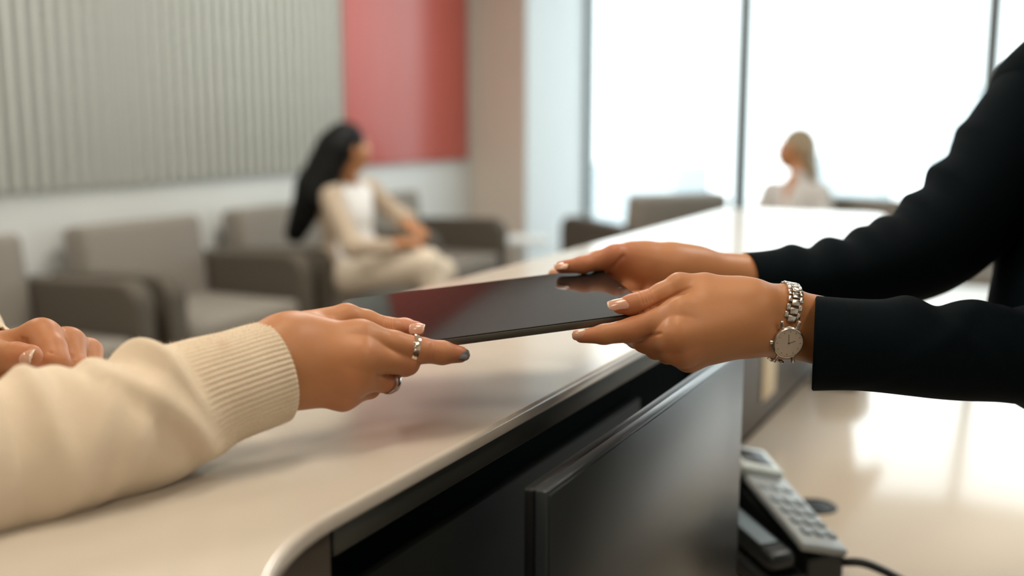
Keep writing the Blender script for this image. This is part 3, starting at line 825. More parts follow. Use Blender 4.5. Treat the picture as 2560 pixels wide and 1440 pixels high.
# ------------------------------------------------------------------ sleeves
def sleeve(name, ctrl, ns, nt, disp, lip=.03, cuff_n=None):
    pts = catmull([c[0] for c in ctrl], ns); rr = catmull([[c[1]] for c in ctrl], ns)[:, 0]
    seg = np.linalg.norm(np.diff(pts, axis=0), axis=1); s = np.concatenate([[0], np.cumsum(seg)])
    T = np.gradient(pts, axis=0); T /= np.linalg.norm(T, axis=1, keepdims=True)
    th = np.arange(nt) / nt * 2 * math.pi
    e1 = unit(TOCAM - T[0] * (TOCAM @ T[0])); rows = []
    for i in range(ns):
        e1 = unit(e1 - T[i] * (e1 @ T[i])); e2 = np.cross(T[i], e1)
        if i == 0: sg = 1 if e2[2] > 0 else -1
        r = rr[i] + disp(s[i], th)
        rows.append(pts[i] + (np.cos(th) * r)[:, None] * e1 + sg * (np.sin(th) * r)[:, None] * e2)
    rim = []
    c0 = pts[0]
    if cuff_n is not None:              # the hem lies in its own plane, not square to the arm
        for i in range(ns):
            fall = math.exp(-(s[i] / .05) ** 2)
            rows[i] = rows[i] - (((rows[i] - pts[i]) @ cuff_n) / (T[i] @ cuff_n) * fall)[:, None] * T[i]
    for q, k in ((-.0012, .965), (.001, .93), (lip * .5, .90), (lip, .88)):
        rim.append(c0 + T[0] * q + (rows[0] - c0) * k)
    allr = np.array(rim[::-1] + rows); n = len(allr)
    idx = np.arange(n * nt).reshape(n, nt)
    Q = np.stack([idx[:-1], np.roll(idx, -1, 1)[:-1], np.roll(idx, -1, 1)[1:], idx[1:]], -1).reshape(-1, 4)
    V = allr.reshape(-1, 3)
    if sg > 0: Q = Q[:, ::-1]
    N = vnormals(V, Q); mid = allr.mean(1).repeat(nt, 0)
    if ((V - mid) * N).sum() < 0: Q = Q[:, ::-1]
    return V, Q, s
def ridge(s, th, s0, t0, slope, amp, ws, wt):
    d = (th - t0 + math.pi) % (2 * math.pi) - math.pi
    return amp * np.exp(-((s - s0 - slope * d) / ws) ** 2) * np.exp(-(d / wt) ** 2)

CUFF = .060
def dispA(s, th):
    rib = .0011 * (np.abs(np.cos(th * 31)) ** .7 - .6) * (1 / (1 + math.exp((s - CUFF) / .0025)))
    puff = .0035 * (1 / (1 + math.exp(-(s - CUFF - .008) / .006)))
    o = rib + puff
    o = o + ridge(s, th, .088, R(75), .014, .0085, .009, R(80)) + ridge(s, th, .104, R(80), .006, -.0045, .010, R(60))
    o = o + ridge(s, th, .166, R(60), .004, .0060, .009, R(75)) + ridge(s, th, .186, R(70), .0, -.004, .010, R(70))
    o = o + ridge(s, th, .120, R(80), -.004, .0032, .009, R(45)) + ridge(s, th, .142, R(65), .012, .0025, .010, R(55)) + ridge(s, th, .132, R(80), .0, -.003, .007, R(45))
    o = o + ridge(s, th, .078, R(-25), .022, .0060, .010, R(45)) + ridge(s, th, .098, R(-20), .022, -.0035, .009, R(45)) + ridge(s, th, .118, R(-15), -.035, .0055, .012, R(50)) + ridge(s, th, .150, R(-20), -.03, .0045, .012, R(50)) + ridge(s, th, .105, R(20), .03, .003, .008, R(35))
    o = o + .0012 * np.sin(3 * th + s * 60) * min(1, s / .1)
    return o
cut = P(676, 935, .770)
ctrlA = [(P(682, 930, .768), .0372), (P(640, 943, .760), .0378), (P(585, 962, .748), .0380), (P(520, 985, .738), .0395), (P(440, 1018, .726), .0415), (P(300, 1066, .702), .0440),
         (P(140, 1113, .678), .0445), (P(0, 1143, .658), .0468), (P(-200, 1180, .630), .052)]
elbowA = P(-420, 1190, .625)
shA = np.array([-1.06, .30, 1.36])
ctrlA += [(elbowA, .058), (elbowA * .55 + shA * .45 + np.array([-.04, -.02, -.02]), .064), (shA, .070)]
VA, QA, _ = sleeve('sleeve', ctrlA, 420, 496, dispA)
VA[:, 2] = np.maximum(VA[:, 2], CT + .0006)                # cloth lies flat where it rests on the counter

def dispD(s, th): return .0008 * np.cos(th * 28) * (s < .05) + .003 * np.sin(3 * th + s * 50) * min(1, s / .1)
elbowD = P(-165, 800, 1.02); shD = np.array([-1.12, .64, 1.36])
ctrlD = [(P(-26, 902, .890), .030), (P(-70, 888, .91), .035), (P(-110, 868, .93), .042), (elbowD, .052), (elbowD * .5 + shD * .5, .060), (shD, .068)]
VD, QD, _ = sleeve('sleeve', ctrlD, 120, 224, dispD)
VD[:, 2] = np.maximum(VD[:, 2], CT + .0006)
HD[0][:, 2] = np.maximum(HD[0][:, 2], CT + .0006)

def dispB(s, th):
    o = ridge(s, th, .085, R(90), .02, .004, .016, R(50)) + ridge(s, th, .115, R(85), .02, -.0045, .014, R(50)) + ridge(s, th, .155, R(95), -.01, .003, .015, R(40))
    o = o + ridge(s, th, .205, R(90), .02, -.004, .012, R(40)) + ridge(s, th, .09, R(10), .05, .0018, .014, R(60)) + ridge(s, th, .14, R(-10), -.05, .0018, .016, R(60))
    return o + .0008 * np.sin(2 * th + s * 40)
shB = np.array([.12, .96, 1.37]); elB = P(2740, 900, .965)
ctrlB = [(P(2037, 858, .858), .0384), (P(2150, 862, .870), .0384), (P(2280, 870, .887), .0396), (P(2420, 880, .908), .0420), (P(2560, 885, .932), .0450), (elB, .052), (elB * .5 + shB * .5, .060), (shB, .070)]
cn = np.cross(P(2035, 860, .86) - ORG, P(2030, 978, .86) - P(2040, 740, .86))
VB, QB, _ = sleeve('sleeve', ctrlB, 200, 160, dispB, cuff_n=unit(cn))

def dispC(s, th):
    o = 0
    for s0, t0, sl, am, ws in ((.055, 95, .02, .0035, .012), (.078, 90, .02, -.003, .010), (.105, 95, .015, .004, .013), (.13, 95, .01, -.0035, .011), (.155, 100, .01, .004, .013),
                               (.19, 110, .02, .0035, .012), (.215, 110, .02, -.003, .010), (.255, 120, .02, .0045, .012), (.285, 120, .02, -.003, .010), (.315, 125, .02, .005, .013), (.345, 125, .02, -.003, .011), (.385, 130, .02, .004, .014)):
        o = o + ridge(s, th, s0, R(t0), sl, am, ws, R(55))
    return o
ctrlC = [(P(1862, 704, 1.052), .0290), (P(1935, 706, 1.062), .0330), (P(2060, 700, 1.085), .0385), (P(2190, 672, 1.11), .0440), (P(2310, 622, 1.13), .052), (P(2405, 545, 1.145), .0560),
         (P(2490, 440, 1.16), .0580), (P(2565, 330, 1.18), .0610), (P(2640, 250, 1.20), .068)]
VC, QC, _ = sleeve('sleeve', ctrlC, 240, 160, dispC)

# ------------------------------------------------------------------ heads and bodies
def head_skin(c, f, neck, s=1.0):
    f = unit(f); u = np.array([0, 0, 1.0]); u = unit(u - f * (u @ f)); l = np.cross(u, f); ax = np.array([l, f, u])
    e = lambda a, b, d, r: ell(c + (l * a + f * b + u * d) * s, np.array(r) * s, ax)
    pr = [e(0, -.012, .022, (.074, .094, .092)), e(0, .03, -.035, (.058, .066, .085)), e(0, .05, -.088, (.034, .040, .030)),
          cone(c + (f * .088 + u * .012) * s, c + (f * .108 - u * .028) * s, .008 * s, .012 * s), e(0, .088, .028, (.045, .012, .010)),
          e(0, .090, -.058, (.022, .013, .006)), e(0, .090, -.068, (.020, .013, .007)), e(.05, .055, -.02, (.022, .028, .022)), e(-.05, .055, -.02, (.022, .028, .022)),
          cone(c + (f * -.02 - u * .06) * s, neck, .050 * s, .056 * s)]
    ears = [([e(.076, -.008, -.012, (.010, .020, .030))], .002), ([e(-.076, -.008, -.012, (.010, .020, .030))], .002)]
    sub = [e(.031, .100, .004, (.016, .012, .010)), e(-.031, .100, .004, (.016, .012, .010))]
    return (l, f, u, (pr, ears, sub))
def eyes(parent, c, fr, s=1.0):
    l, f, u = fr[:3]
    for sd in (-1, 1):
        me = lathe_me('eye', [(.001, .0105), (.005, .0093), (.0088, .0055), (.0105, 0), (.008, -.006), (.001, -.0105)], 16)
        me.transform(frame_mat(l, u, f, c + (l * .031 * sd + f * .083 + u * .004) * s)); o = link('eye', me, 'top'); adopt(o, parent)
        me = lathe_me('iris', [(.0048, .0085), (.004, .0104), (.001, .0112)], 16)
        me.transform(frame_mat(l, u, f, c + (l * .031 * sd + f * .083 + u * .004) * s)); o = link('iris', me, 'ink'); adopt(o, parent)
def hair_cap(c, fr, s=1.0, extra=(), h=.006):
    l, f, u = fr[:3]; ax = np.array([l, f, u])
    e = lambda a, b, d, r: ell(c + (l * a + f * b + u * d) * s, np.array(r) * s, ax)
    pr = [e(0, -.024, .032, (.086, .102, .100)), e(0, -.055, -.02, (.078, .065, .090))] + list(extra)
    sub = [e(0, .118, -.030, (.062, .075, .100))]
    return organic(pr, h, .03, sub=sub, ksub=.02, it=3)
def body_mesh(prims, h=.007, k=.05, it=3): return organic(prims, h, k, it=it)
Z3 = lambda V: np.zeros(len(V))
def simple_hand(w, dirn, nrm, side, s=1.0, curl=.5):
    d = unit(dirn); n = unit(np.asarray(nrm) - d * (np.asarray(nrm) @ d)); b = np.cross(n, d) * side
    palm = []; fingers = []
    for i, (bo, Lf, r) in enumerate(((.030, .070, .0088), (.010, .078, .0090), (-.010, .072, .0086), (-.028, .056, .0076))):
        m = w + d * .082 * s + b * bo * s; palm.append(cone(w + d * .01 + b * bo * .6 * s, m, .014 * s, .0105 * s))
        p1 = m + (d * math.cos(curl * .7) - n * math.sin(curl * .7)) * Lf * .45 * s
        p2 = p1 + (d * math.cos(curl * 1.6) - n * math.sin(curl * 1.6)) * Lf * .30 * s
        p3 = p2 + (d * math.cos(curl * 2.2) - n * math.sin(curl * 2.2)) * Lf * .22 * s
        fingers.append([(m, r * s), (p1, r * .93 * s), (p2, r * .86 * s), (p3, r * .74 * s)])
    t0 = w + d * .02 * s + b * .022 * s; t1 = w + d * .055 * s + b * .048 * s - n * .008; t2 = t1 + (d * .9 + b * .25) * .032 * s - n * .004; t3 = t2 + d * .026 * s
    th_ = [(t0, .015 * s), (t1, .0105 * s), (t2, .009 * s), (t3, .0072 * s)]
    palm.append(cone(w - d * .06, w + d * .012, .021 * s, .020 * s))
    V, Q = organic(palm, .0024, .014, [(chain(f), .003) for f in fingers] + [(chain(th_), .004)], kj=.008, it=2)
    return V, Q, Z3(V)
def shoe(parent, heel, toe, m='shoe'):
    d = unit(np.asarray(toe) - heel)
    V, Q = organic([cone(np.asarray(heel) + [0, 0, .035], np.asarray(heel) + d * .10 + np.array([0, 0, .04]), .034, .036), cone(np.asarray(heel) + d * .10 + np.array([0, 0, .036]), np.asarray(toe) + np.array([0, 0, .028]), .036, .026)], .006, .03)
    V[:, 2] = np.maximum(V[:, 2], .003); return wlink('shoe', V, Q, None, m, parent)

# ---- visitor in the cream sweater (only her arms and hands reach into the picture)
vis = empty('person', (-1.10, .46, 0))
hc = np.array([-1.06, .47, 1.60]); nk = np.array([-1.08, .47, 1.42])
fr = head_skin(hc, (.95, .25, -.12), nk)
def skin_body(headpr, torso, arms, legs):
    pr, ears, sub = headpr
    V, Q = organic(pr + torso + arms + legs, .0055, .022, ears, kj=.008, sub=sub, ksub=.008, it=2)
    return V, Q, np.zeros(len(V))
fa, fd = P(520, 968, .733), P(-200, 925, .898)
arms1 = [cone(shA + np.array([0, 0, -.02]), elbowA, .036, .034), cone(elbowA, P(140, 1100, .682), .034, .031), cone(P(140, 1100, .682), P(380, 1020, .715), .031, .030), cone(P(380, 1020, .715), P(600, 940, .748), .030, .026), cone(shD + np.array([0, 0, -.02]), elbowD, .036, .034), cone(elbowD, P(-240, 930, .90), .030, .026), cone(P(-240, 930, .90), P(-100, 905, .89), .026, .023)]
tors1 = [ell((-1.10, .47, 1.22), (.08, .13, .18)), ell((-1.10, .47, 1.00), (.08, .13, .14)), cone((-1.09, .34, 1.35), (-1.10, .62, 1.35), .040, .040)]
legs1 = [cone((-1.10, yy_, .92), (-1.09, yy_, .48), .060, .042) for yy_ in (.39, .56)] + [cone((-1.09, yy_, .48), (-1.11, yy_, .09), .042, .03) for yy_ in (.39, .56)]
body1 = skin_body(fr[3], tors1, arms1, legs1)
body1 = fuse(body1, HA, P(500, 975, .73), P(690, 905, .765) - P(500, 975, .73))
body1 = fuse(body1, HD, P(-170, 920, .896), P(-75, 905, .89) - P(-240, 930, .90))
Vb, Qb, Tb = body1
wlink('body', Vb, Qb, Tb, 'skin2', vis); eyes(vis, hc, fr)
Vx, Qx = hair_cap(hc, fr, extra=[cone(hc + np.array([-.07, 0, -.03]), hc + np.array([-.09, 0, -.24]), .06, .04)]); wlink('hair', Vx, Qx, None, 'hair_brown', vis)
Vx, Qx = body_mesh([ell((-1.10, .47, 1.22), (.10, .155, .20)), ell((-1.10, .47, 1.00), (.10, .15, .16)), cone((-1.09, .34, 1.36), (-1.10, .62, 1.36), .058, .058), ell(shA, (.084, .084, .084)), ell(shD, (.082, .082, .082)), cone((-1.09, .47, 1.36), (-1.085, .47, 1.43), .075, .058)])
wlink('sweater', Vx, Qx, None, 'knit', vis)
wlink('sweater_sleeve', VA, QA, None, 'knit', vis); wlink('sweater_sleeve', VD, QD, None, 'knit', vis)
Vx, Qx = body_mesh([ell((-1.10, .47, .92), (.11, .17, .12)), cone((-1.10, .38, .88), (-1.09, .39, .48), .085, .058), cone((-1.09, .39, .48), (-1.11, .39, .09), .058, .042),
                    cone((-1.10, .56, .88), (-1.09, .56, .48), .085, .058), cone((-1.09, .56, .48), (-1.11, .56, .09), .058, .042)], .009, .03)
wlink('trousers', Vx, Qx, None, 'trouser', vis)
shoe(vis, np.array([-1.15, .39, 0]), np.array([-.95, .39, 0])); shoe(vis, np.array([-1.15, .56, 0]), np.array([-.95, .56, 0]))
tag(vis, 'person in a cream knitted sweater handing the tablet over from the left', 'person')
nail(vis, onT(1042, 813, .0135), thA[-1][0] - thA[-3][0], unit(.8 * UP + .55 * TOCAM), .0112, .0120, 'nail', .14)
nail(vis, P(1158, 878, .8185), A['it'] - A['id'], unit(.8 * TOCAM + .55 * UP), .0115, .0135, 'nail_grey')
nail(vis, P(62, 884, .8135), P(76, 890, .823) - P(40, 889, .826), unit(.9 * TOCAM + .55 * UP), .013, .012, 'nail', .2)

# ---- receptionist in the navy blazer
rec = empty('person', (.28, 1.12, 0))
hc2 = np.array([.03, 1.16, 1.63]); nk2 = np.array([.07, 1.16, 1.44])
fr2 = head_skin(hc2, (-.93, -.1, -.35), nk2)
shC = P(2640, 250, 1.20)
arms2 = [cone(shB + np.array([0, 0, -.02]), elB, .036, .034), cone(elB, P(2400, 875, .905), .034, .029), cone(P(2400, 875, .905), P(2150, 848, .872), .029, .025), cone(shC, P(2360, 600, 1.14), .042, .036), cone(P(2360, 600, 1.14), P(2120, 712, 1.10), .034, .032), cone(P(2120, 712, 1.10), P(1960, 710, 1.07), .031, .028)]
tors2 = [ell((.10, 1.17, 1.26), (.09, .13, .15)), ell((.20, 1.14, 1.02), (.09, .12, .15)), ell((.29, 1.12, .88), (.10, .14, .10)), cone((.10, 1.00, 1.37), (.06, 1.32, 1.36), .045, .045)]
legs2 = [cone((.30, yy_, .82), (.33, yy_, .46), .060, .042) for yy_ in (1.03, 1.21)] + [cone((.33, yy_, .46), (.36, yy_, .09), .042, .03) for yy_ in (1.03, 1.21)]
body2 = skin_body(fr2[3], tors2, arms2, legs2)
body2 = fuse(body2, HB, P(2220, 856, .881), P(1955, 806, .85) - P(2220, 856, .881))
body2 = fuse(body2, HC, P(2030, 711, 1.083), P(1745, 686, 1.03) - P(2030, 711, 1.083))
Vb, Qb, Tb = body2
wlink('body', Vb, Qb, Tb, 'skin', rec); eyes(rec, hc2, fr2)
Vx, Qx = hair_cap(hc2, fr2, extra=[ell(hc2 + np.array([.10, .0, .04]), (.045, .045, .045))]); wlink('hair', Vx, Qx, None, 'hair_brown', rec)
Vx, Qx = body_mesh([ell((.095, 1.17, 1.26), (.115, .15, .17)), ell((.20, 1.14, 1.02), (.115, .145, .17)), ell((.29, 1.12, .88), (.12, .17, .12)), cone((.10, 1.00, 1.38), (.045, 1.34, 1.37), .060, .066), ell(shB, (.084, .084, .084)), ell(P(2640, 250, 1.20), (.074, .074, .074)), cone((.085, 1.16, 1.38), (.075, 1.16, 1.44), .080, .060), cone(P(2600, 520, 1.18), P(2612, 800, 1.13), .050, .046), cone(P(2612, 800, 1.13), (.11, 1.22, .98), .046, .07)])
wlink('blazer', Vx, Qx, None, 'blazer', rec)
wlink('blazer_sleeve', VB, QB, None, 'blazer', rec); wlink('blazer_sleeve', VC, QC, None, 'blazer', rec)
Vx, Qx = body_mesh([ell((.30, 1.12, .86), (.115, .165, .11)), cone((.30, 1.03, .82), (.33, 1.03, .46), .085, .058), cone((.33, 1.03, .46), (.36, 1.03, .09), .058, .042),
                    cone((.30, 1.21, .82), (.33, 1.21, .46), .085, .058), cone((.33, 1.21, .46), (.36, 1.21, .09), .058, .042)], .009, .03)
wlink('trousers', Vx, Qx, None, 'trouser', rec)
shoe(rec, np.array([.40, 1.03, 0]), np.array([.20, 1.03, 0])); shoe(rec, np.array([.40, 1.21, 0]), np.array([.20, 1.21, 0]))
tag(rec, 'person in a dark navy blazer taking the tablet from the right', 'person')
nail(rec, onT(1545, 752, .0135), thB[-1][0] - thB[-3][0], unit(.85 * UP + .6 * TOCAM), .0118, .0178, 'nail', .12)
nail(rec, P(1449, 839, .8305), B['it'] - B['id'], unit(.95 * TOCAM - .1 * UP), .0080, .0120, 'nail', .0)
nail(rec, onT(1402, 658, .0125), thC[-1][0] - thC[-2][0], unit(.95 * UP + .25 * TOCAM), .0110, .0140, 'nail', .15)

# loose fibres of the knit on the near sleeve
rng = np.random.default_rng(3)
NA = vnormals(VA, QA); vis_i = np.nonzero((NA @ TOCAM > -.35))[0]
pick = rng.choice(vis_i, 9000, replace=False); Vf = []; Ff = []
for i in pick:
    p, nn = VA[i], NA[i]
    t_ = unit(nn * rng.uniform(.25, 1) + rng.normal(0, .8, 3)); sd_ = unit(np.cross(t_, TOCAM)) * .00006
    L_ = rng.uniform(.0012, .0034); bend = unit(rng.normal(0, 1, 3)) * L_ * .3; k_ = len(Vf)
    Vf += [p - sd_, p + sd_, p + t_ * L_ * .6 + bend * .3 + sd_ * .7, p + t_ * L_ * .6 + bend * .3 - sd_ * .7, p + t_ * L_ + bend]
    Ff += [(k_, k_ + 1, k_ + 2, k_ + 3), (k_ + 3, k_ + 2, k_ + 4)]
o = link('knit_fuzz', mesh('knit_fuzz', Vf, Ff), 'knit'); adopt(o, vis); o['kind'] = 'stuff'
# ------------------------------------------------------------------ rings
def ring_me(c, axis, r, w, t, twist=None, n=48):
    a = unit(axis); e1 = unit(np.cross(a, [0, 0, 1.0])); e2 = np.cross(a, e1)
    prof = [(r, -w / 2), (r + t * .8, -w / 2), (r + t, -w * .2), (r + t, w * .2), (r + t * .8, w / 2), (r, w / 2)]
    V = []; Fc = []
    for k in range(n):
        an = 2 * math.pi * k / n
        for (q, x) in prof: V.append(c + (e1 * math.cos(an) + e2 * math.sin(an)) * q + a * x)
    m = len(prof)
    for k in range(n):
        for j in range(m):
            Fc.append((k * m + j, ((k + 1) % n) * m + j, ((k + 1) % n) * m + (j + 1) % m, k * m + (j + 1) % m))
    me = mesh('finger_ring', V, Fc)
    bm = bmesh.new(); bm.from_mesh(me); bmesh.ops.recalc_face_normals(bm, faces=bm.faces); bm.to_mesh(me); bm.free()
    me.polygons.foreach_set('use_smooth', [True] * len(me.polygons)); me.set_sharp_from_angle(angle=R(40))
    return me
rg = empty('finger_ring', P(1033, 870, .806)); rc = P(1033, 871, .806)
o = link('band', ring_me(rc, (A['ip'] - A['im']) + (P(1033, 850, .8) - P(1036, 900, .8)) * .0, .0101, .0042, .0010), 'gold'); adopt(o, rg)
for k in range(3):
    q = P(1037, 858 + 9 * k, .7935 + .0004 * k)
    me = lathe_me('stone', [(.0001, 0), (.0011, .0003), (.0008, .0008), (.0001, .0009)], 12); me.transform(frame_mat(RIGHT, UPC, TOCAM, q)); o = link('stone', me, 'silver'); adopt(o, rg)
tag(rg, 'pale gold ring with tiny stones on the index finger holding the tablet', 'ring')
rg2 = empty('finger_ring', P(972, 955, .812))
o = link('band', ring_me(A['rp'] + (A['rm'] - A['rp']) * .05 + RIGHT * .004, A['rp'] - A['rm'] + FWD * .012, .0092, .0036, .0010), 'silver'); adopt(o, rg2)
tag(rg2, 'plain silver ring on the curled ring finger under the tablet', 'ring')

# ------------------------------------------------------------------ wristwatch
w_ax = unit(P(2060, 826, .860) - P(1900, 796, .848))            # along the forearm
w_c = P(1960, 807, .8535)
w_n = unit(TOCAM - w_ax * (TOCAM @ w_ax)); w_u = np.cross(w_ax, w_n)
if w_u[2] < 0: w_u = -w_u
wt = empty('wristwatch', w_c)
_rel = HB[0] - w_c; _al = _rel @ w_ax; _sl = np.abs(_al) < .006   # the wrist's own outline under the bracelet
_an = np.arctan2(_rel[_sl] @ w_u, _rel[_sl] @ w_n); _ra = np.hypot(_rel[_sl] @ w_u, _rel[_sl] @ w_n)
def wrad(a):
    dd = np.abs((_an - a + math.pi) % (2 * math.pi) - math.pi); return float(_ra[dd < .12].max())
def wr(ang, extra=0.0):                                          # ang from the camera side upwards
    f_ = lambda q: w_c + (w_n * math.cos(q) + w_u * math.sin(q)) * ((wrad(q - .15) + wrad(q) + wrad(q + .15)) / 3)
    p = f_(ang); tg = unit(f_(ang + .1) - f_(ang - .1)); nn = np.cross(tg, w_ax)
    if nn @ (p - w_c) < 0: nn = -nn
    return p + nn * extra, nn, tg
case_a = math.atan2(-(858 - 807), 70)
pc, n0, _ = wr(R(-30), .0044)
c0 = pc - w_ax * .0085 + w_n * .001; n0 = unit(w_n * .93 - w_u * .30)
cy = unit(w_u - n0 * (w_u @ n0)); cy = unit(cy * .985 - w_ax * .17); cy = unit(cy - n0 * (cy @ n0)); cx = np.cross(cy, n0)
CM = frame_mat(cx, cy, n0, c0)
def wp(name, me, m, parent=wt):
    me.transform(CM); o = link(name, me, m); adopt(o, wt); o.parent = parent; return o
S_ = .0128
case = wp('case', lathe_me('case', [(S_ * .86, -.0045), (S_ * .98, -.0035), (S_, -.001), (S_, .0012), (S_ * .96, .0024), (S_ * .91, .0027), (S_ * .89, .0017)], 48), 'silver')
wp('dial', lathe_me('dial', [(S_ * .89, .0019), (S_ * .89, .0022)], 48), 'dial')
cs = -np.sign(cx @ w_ax) * cx                              # the crown sits on the hand side of the case
cm_ = lathe_me('crown', [(.0017, 0), (.0017, .0022), (.0010, .0027)], 14)
cm_.transform(frame_mat(np.cross(n0, cs), n0, cs, c0 + cs * (S_ - .0002))); o = link('crown', cm_, 'silver'); adopt(o, wt)
for k in range(12):
    a = R(30 * k)
    me = box_me('hour_mark', (0, S_ * .74, .00225), (.00035, .0013, .0002)); me.transform(Matrix.Rotation(-a, 4, 'Z')); wp('hour_mark', me, 'ink')
for (an, L, wd) in ((R(8), .0075, .0004), (R(-70), .0055, .0005)):
    me = box_me('watch_hand', (0, L / 2, .0024), (wd, L, .00015)); me.transform(Matrix.Rotation(an, 4, 'Z')); wp('watch_hand', me, 'silver')
wp('hub', lathe_me('hub', [(.0007, .0022), (.0007, .0027)], 12), 'ink')
for sx in (-1, 1):
    for sy in (-1, 1):
        wp('lug', box_me('lug', (sx * .0066, sy * .0142, -.0006), (.0026, .0068, .0030), .0008, 2, Matrix.Rotation(R(-14 * sx * sy), 3, 'Z')), 'silver')
a = R(9); i = 0
while a < R(270):
    p, nn, tg = wr(a, .0014)
    wd = .0132 - .0020 * min(1, i / 6)
    Mx = frame_mat(w_ax, tg, nn, p + w_ax * (-.0068 + .0070 * min(1, i / 8)))
    me = box_me('centre_link', (0, 0, 0), (wd * .52, .0050, .0024), .0005, 2); me.transform(Mx); o = link('centre_link', me, 'silver'); adopt(o, wt)
    for sd in (-1, 1):
        me = box_me('side_link', (sd * wd * .39, .0028, -.0002), (wd * .24, .0048, .0024), .0005, 2); me.transform(Mx); o = link('side_link', me, 'silver'); adopt(o, wt)
    a += .0057 / max(.012, wrad(a)); i += 1
tag(wt, 'silver wristwatch with a pale round dial and link bracelet', 'watch')

# ------------------------------------------------------------------ seated women in the background
# dark-haired woman on the armchair row
w1 = empty('person', (-3.2, 4.45, 0))
H1 = np.array([-3.16, 4.37, 1.135]); N1 = np.array([-3.20, 4.41, .965])
f1 = head_skin(H1, (.48, .87, -.06), N1, .98)
wR, wL = np.array([-2.86, 4.31, .675]), np.array([-2.90, 4.54, .735])
dR, dL = unit([.85, .45, .10]), unit([.85, -.50, -.12])
hR = simple_hand(wR, dR, (0, -.3, 1), 1, .95, .5); hL = simple_hand(wL, dL, (0, .2, 1), -1, .95, .5)
arms3 = [cone((-3.20, 4.25, .90), (-3.03, 4.20, .66), .036, .030), cone((-3.03, 4.20, .66), wR - dR * .03, .030, .022), cone((-3.20, 4.61, .90), (-3.06, 4.70, .75), .036, .030), cone((-3.06, 4.70, .75), wL - dL * .03, .030, .022)]
tors3 = [ell((-3.21, 4.43, .80), (.08, .12, .15)), ell((-3.20, 4.45, .58), (.09, .13, .12)), cone((-3.20, 4.28, .90), (-3.21, 4.58, .90), .04, .04)]
legs3 = [cone((-3.18, 4.36, .50), (-2.72, 4.38, .575), .07, .05), cone((-2.72, 4.38, .575), (-2.60, 4.42, .14), .05, .034), cone((-3.18, 4.55, .49), (-2.74, 4.54, .51), .07, .05), cone((-2.74, 4.54, .51), (-2.80, 4.50, .09), .05, .034)]
body3 = skin_body(f1[3], tors3, arms3, legs3)
body3 = fuse(body3, hR, wR - dR * .042, dR); body3 = fuse(body3, hL, wL - dL * .042, dL)
wlink('body', *body3, 'skin', w1); eyes(w1, H1, f1)
hx = [cone(H1 + [-.07, -.03, 0], H1 + [-.15, -.08, -.20], .090, .100), cone(H1 + [-.15, -.08, -.20], H1 + [-.27, -.10, -.43], .100, .055), cone(H1 + [-.01, -.075, .0], H1 + [-.09, -.130, -.24], .060, .065)]
Vx, Qx = hair_cap(H1, f1, .98, hx); wlink('hair', Vx, Qx, None, 'hair_black', w1)
Vx, Qx = body_mesh([ell((-3.21, 4.43, .80), (.105, .15, .17)), ell((-3.20, 4.45, .58), (.12, .165, .15)), cone((-3.20, 4.28, .905), (-3.21, 4.58, .905), .052, .052)])
wlink('top', Vx, Qx, None, 'top', w1)
Vx, Qx = organic([ell((-3.245, 4.43, .80), (.105, .168, .19)), ell((-3.24, 4.45, .56), (.13, .185, .16)), cone((-3.21, 4.265, .915), (-3.21, 4.595, .915), .056, .056),
                  cone((-3.20, 4.25, .90), (-3.03, 4.20, .66), .058, .050), cone((-3.03, 4.20, .66), (-2.88, 4.29, .66), .048, .038),
                  cone((-3.20, 4.61, .90), (-3.06, 4.70, .75), .055, .048), cone((-3.06, 4.70, .75), (-3.00, 4.66, .76), .046, .042)], .007, .04,
                 sub=[ell((-3.05, 4.44, .76), (.085, .085, .30))], ksub=.03, it=3)
wlink('cardigan', Vx, Qx, None, 'jacket', w1)
Vx, Qx = body_mesh([ell((-3.20, 4.45, .50), (.15, .185, .11)), cone((-3.18, 4.36, .50), (-2.72, 4.38, .575), .098, .074), cone((-2.72, 4.38, .575), (-2.58, 4.42, .16), .072, .050),
                    cone((-3.18, 4.55, .49), (-2.74, 4.54, .51), .095, .074), cone((-2.74, 4.54, .51), (-2.80, 4.50, .10), .072, .050)], .008, .03)
wlink('trousers', Vx, Qx, None, 'cream_trousers', w1)
shoe(w1, np.array([-2.60, 4.42, .07]), np.array([-2.42, 4.45, .04])).data.transform(Matrix.Translation((0, 0, 0)))
shoe(w1, np.array([-2.84, 4.50, 0]), np.array([-2.64, 4.50, 0]))
tag(w1, 'seated person with long black hair, beige cardigan and cream trousers', 'person')

# blonde woman before the window
bf = unit([-.305, -.952, 0]); bl = np.array([-bf[1], bf[0], 0])          # torso forward and her left
w2c = np.array([-1.36, 6.25, 0])
w2 = empty('person', w2c)
Q2 = lambda a, b, z: w2c + bf * a + bl * b + np.array([0, 0, z])
H2 = P(1988, 372, 6.20); N2 = Q2(-.02, 0, .90)
H2 = np.array([H2[0], H2[1], 1.105])
f2 = head_skin(H2, (-.90, -.42, -.02), N2, .96)
wR, wL = Q2(.36, -.14, .60), Q2(.36, .14, .60)
hR = simple_hand(wR, bf, (0, 0, 1), -1, .95, .4); hL = simple_hand(wL, bf, (0, 0, 1), 1, .95, .4)
arms4 = [cone(Q2(-.01, sd_ * .165, .85), Q2(.05, sd_ * .24, .62), .036, .03) for sd_ in (-1, 1)] + [cone(Q2(.05, sd_ * .24, .62), Q2(.33, sd_ * .147, .60), .03, .022) for sd_ in (-1, 1)]
tors4 = [ell(Q2(.005, 0, .74), (.11, .11, .17)), ell(Q2(0, 0, .54), (.11, .11, .10)), cone(Q2(-.01, -.145, .85), Q2(-.01, .145, .85), .04, .04), cone(Q2(.045, 0, .78), Q2(0, 0, .92), .062, .05)]
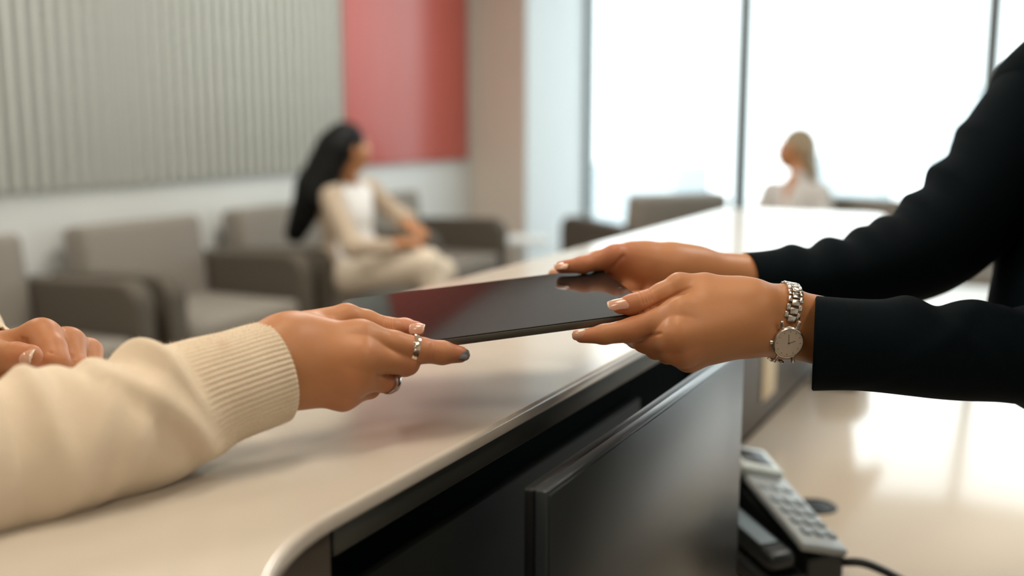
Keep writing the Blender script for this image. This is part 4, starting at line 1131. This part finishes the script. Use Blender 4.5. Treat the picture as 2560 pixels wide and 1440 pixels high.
legs4 = [cone(Q2(.02, sd_ * .10, .50), Q2(.46, sd_ * .11, .51), .07, .05) for sd_ in (-1, 1)] + [cone(Q2(.46, sd_ * .11, .51), Q2(.48, sd_ * .11, .09), .05, .034) for sd_ in (-1, 1)]
body4 = skin_body(f2[3], tors4, arms4, legs4)
body4 = fuse(body4, hR, wR - bf * .042, bf); body4 = fuse(body4, hL, wL - bf * .042, bf)
wlink('body', *body4, 'skin', w2); eyes(w2, H2, f2)
hd = unit([.90, .42, 0])
Vx, Qx = hair_cap(H2, f2, .96, [cone(H2 + hd * .07, H2 + hd * .115 + np.array([0, 0, -.20]), .055, .035), cone(H2 + hd * .03 + np.array([.05, -.06, 0]), H2 + hd * .09 + np.array([.03, -.05, -.19]), .035, .030)])
wlink('hair', Vx, Qx, None, 'hair_blonde', w2)
Vx, Qx = organic([ell(Q2(0, 0, .74), (.13, .13, .19)), ell(Q2(0, 0, .54), (.14, .14, .12)), cone(Q2(-.01, -.145, .855), Q2(-.01, .145, .855), .056, .056), cone(Q2(-.01, 0, .86), Q2(-.015, 0, .93), .075, .058),
                  cone(Q2(-.01, -.165, .85), Q2(.05, -.24, .62), .056, .048), cone(Q2(.05, -.24, .62), Q2(.32, -.15, .60), .046, .036),
                  cone(Q2(-.01, .165, .85), Q2(.05, .24, .62), .056, .048), cone(Q2(.05, .24, .62), Q2(.32, .15, .60), .046, .036)], .007, .04,
                 sub=[cone(Q2(.13, 0, .80), Q2(.07, 0, .95), .012, .050)], ksub=.02, it=3)
wlink('blouse', Vx, Qx, None, 'blouse', w2)
Vx, Qx = body_mesh([ell(Q2(0, 0, .50), (.16, .16, .10)), cone(Q2(.02, -.10, .50), Q2(.46, -.11, .51), .09, .07), cone(Q2(.46, -.11, .51), Q2(.48, -.11, .10), .068, .048),
                    cone(Q2(.02, .10, .50), Q2(.46, .11, .51), .09, .07), cone(Q2(.46, .11, .51), Q2(.48, .11, .10), .068, .048)], .008, .03)
wlink('trousers', Vx, Qx, None, 'trouser', w2)
for b_ in (-.11, .11): shoe(w2, Q2(.44, b_, 0), Q2(.64, b_, 0))
tag(w2, 'seated person with blonde hair and white blouse in front of the window', 'person')
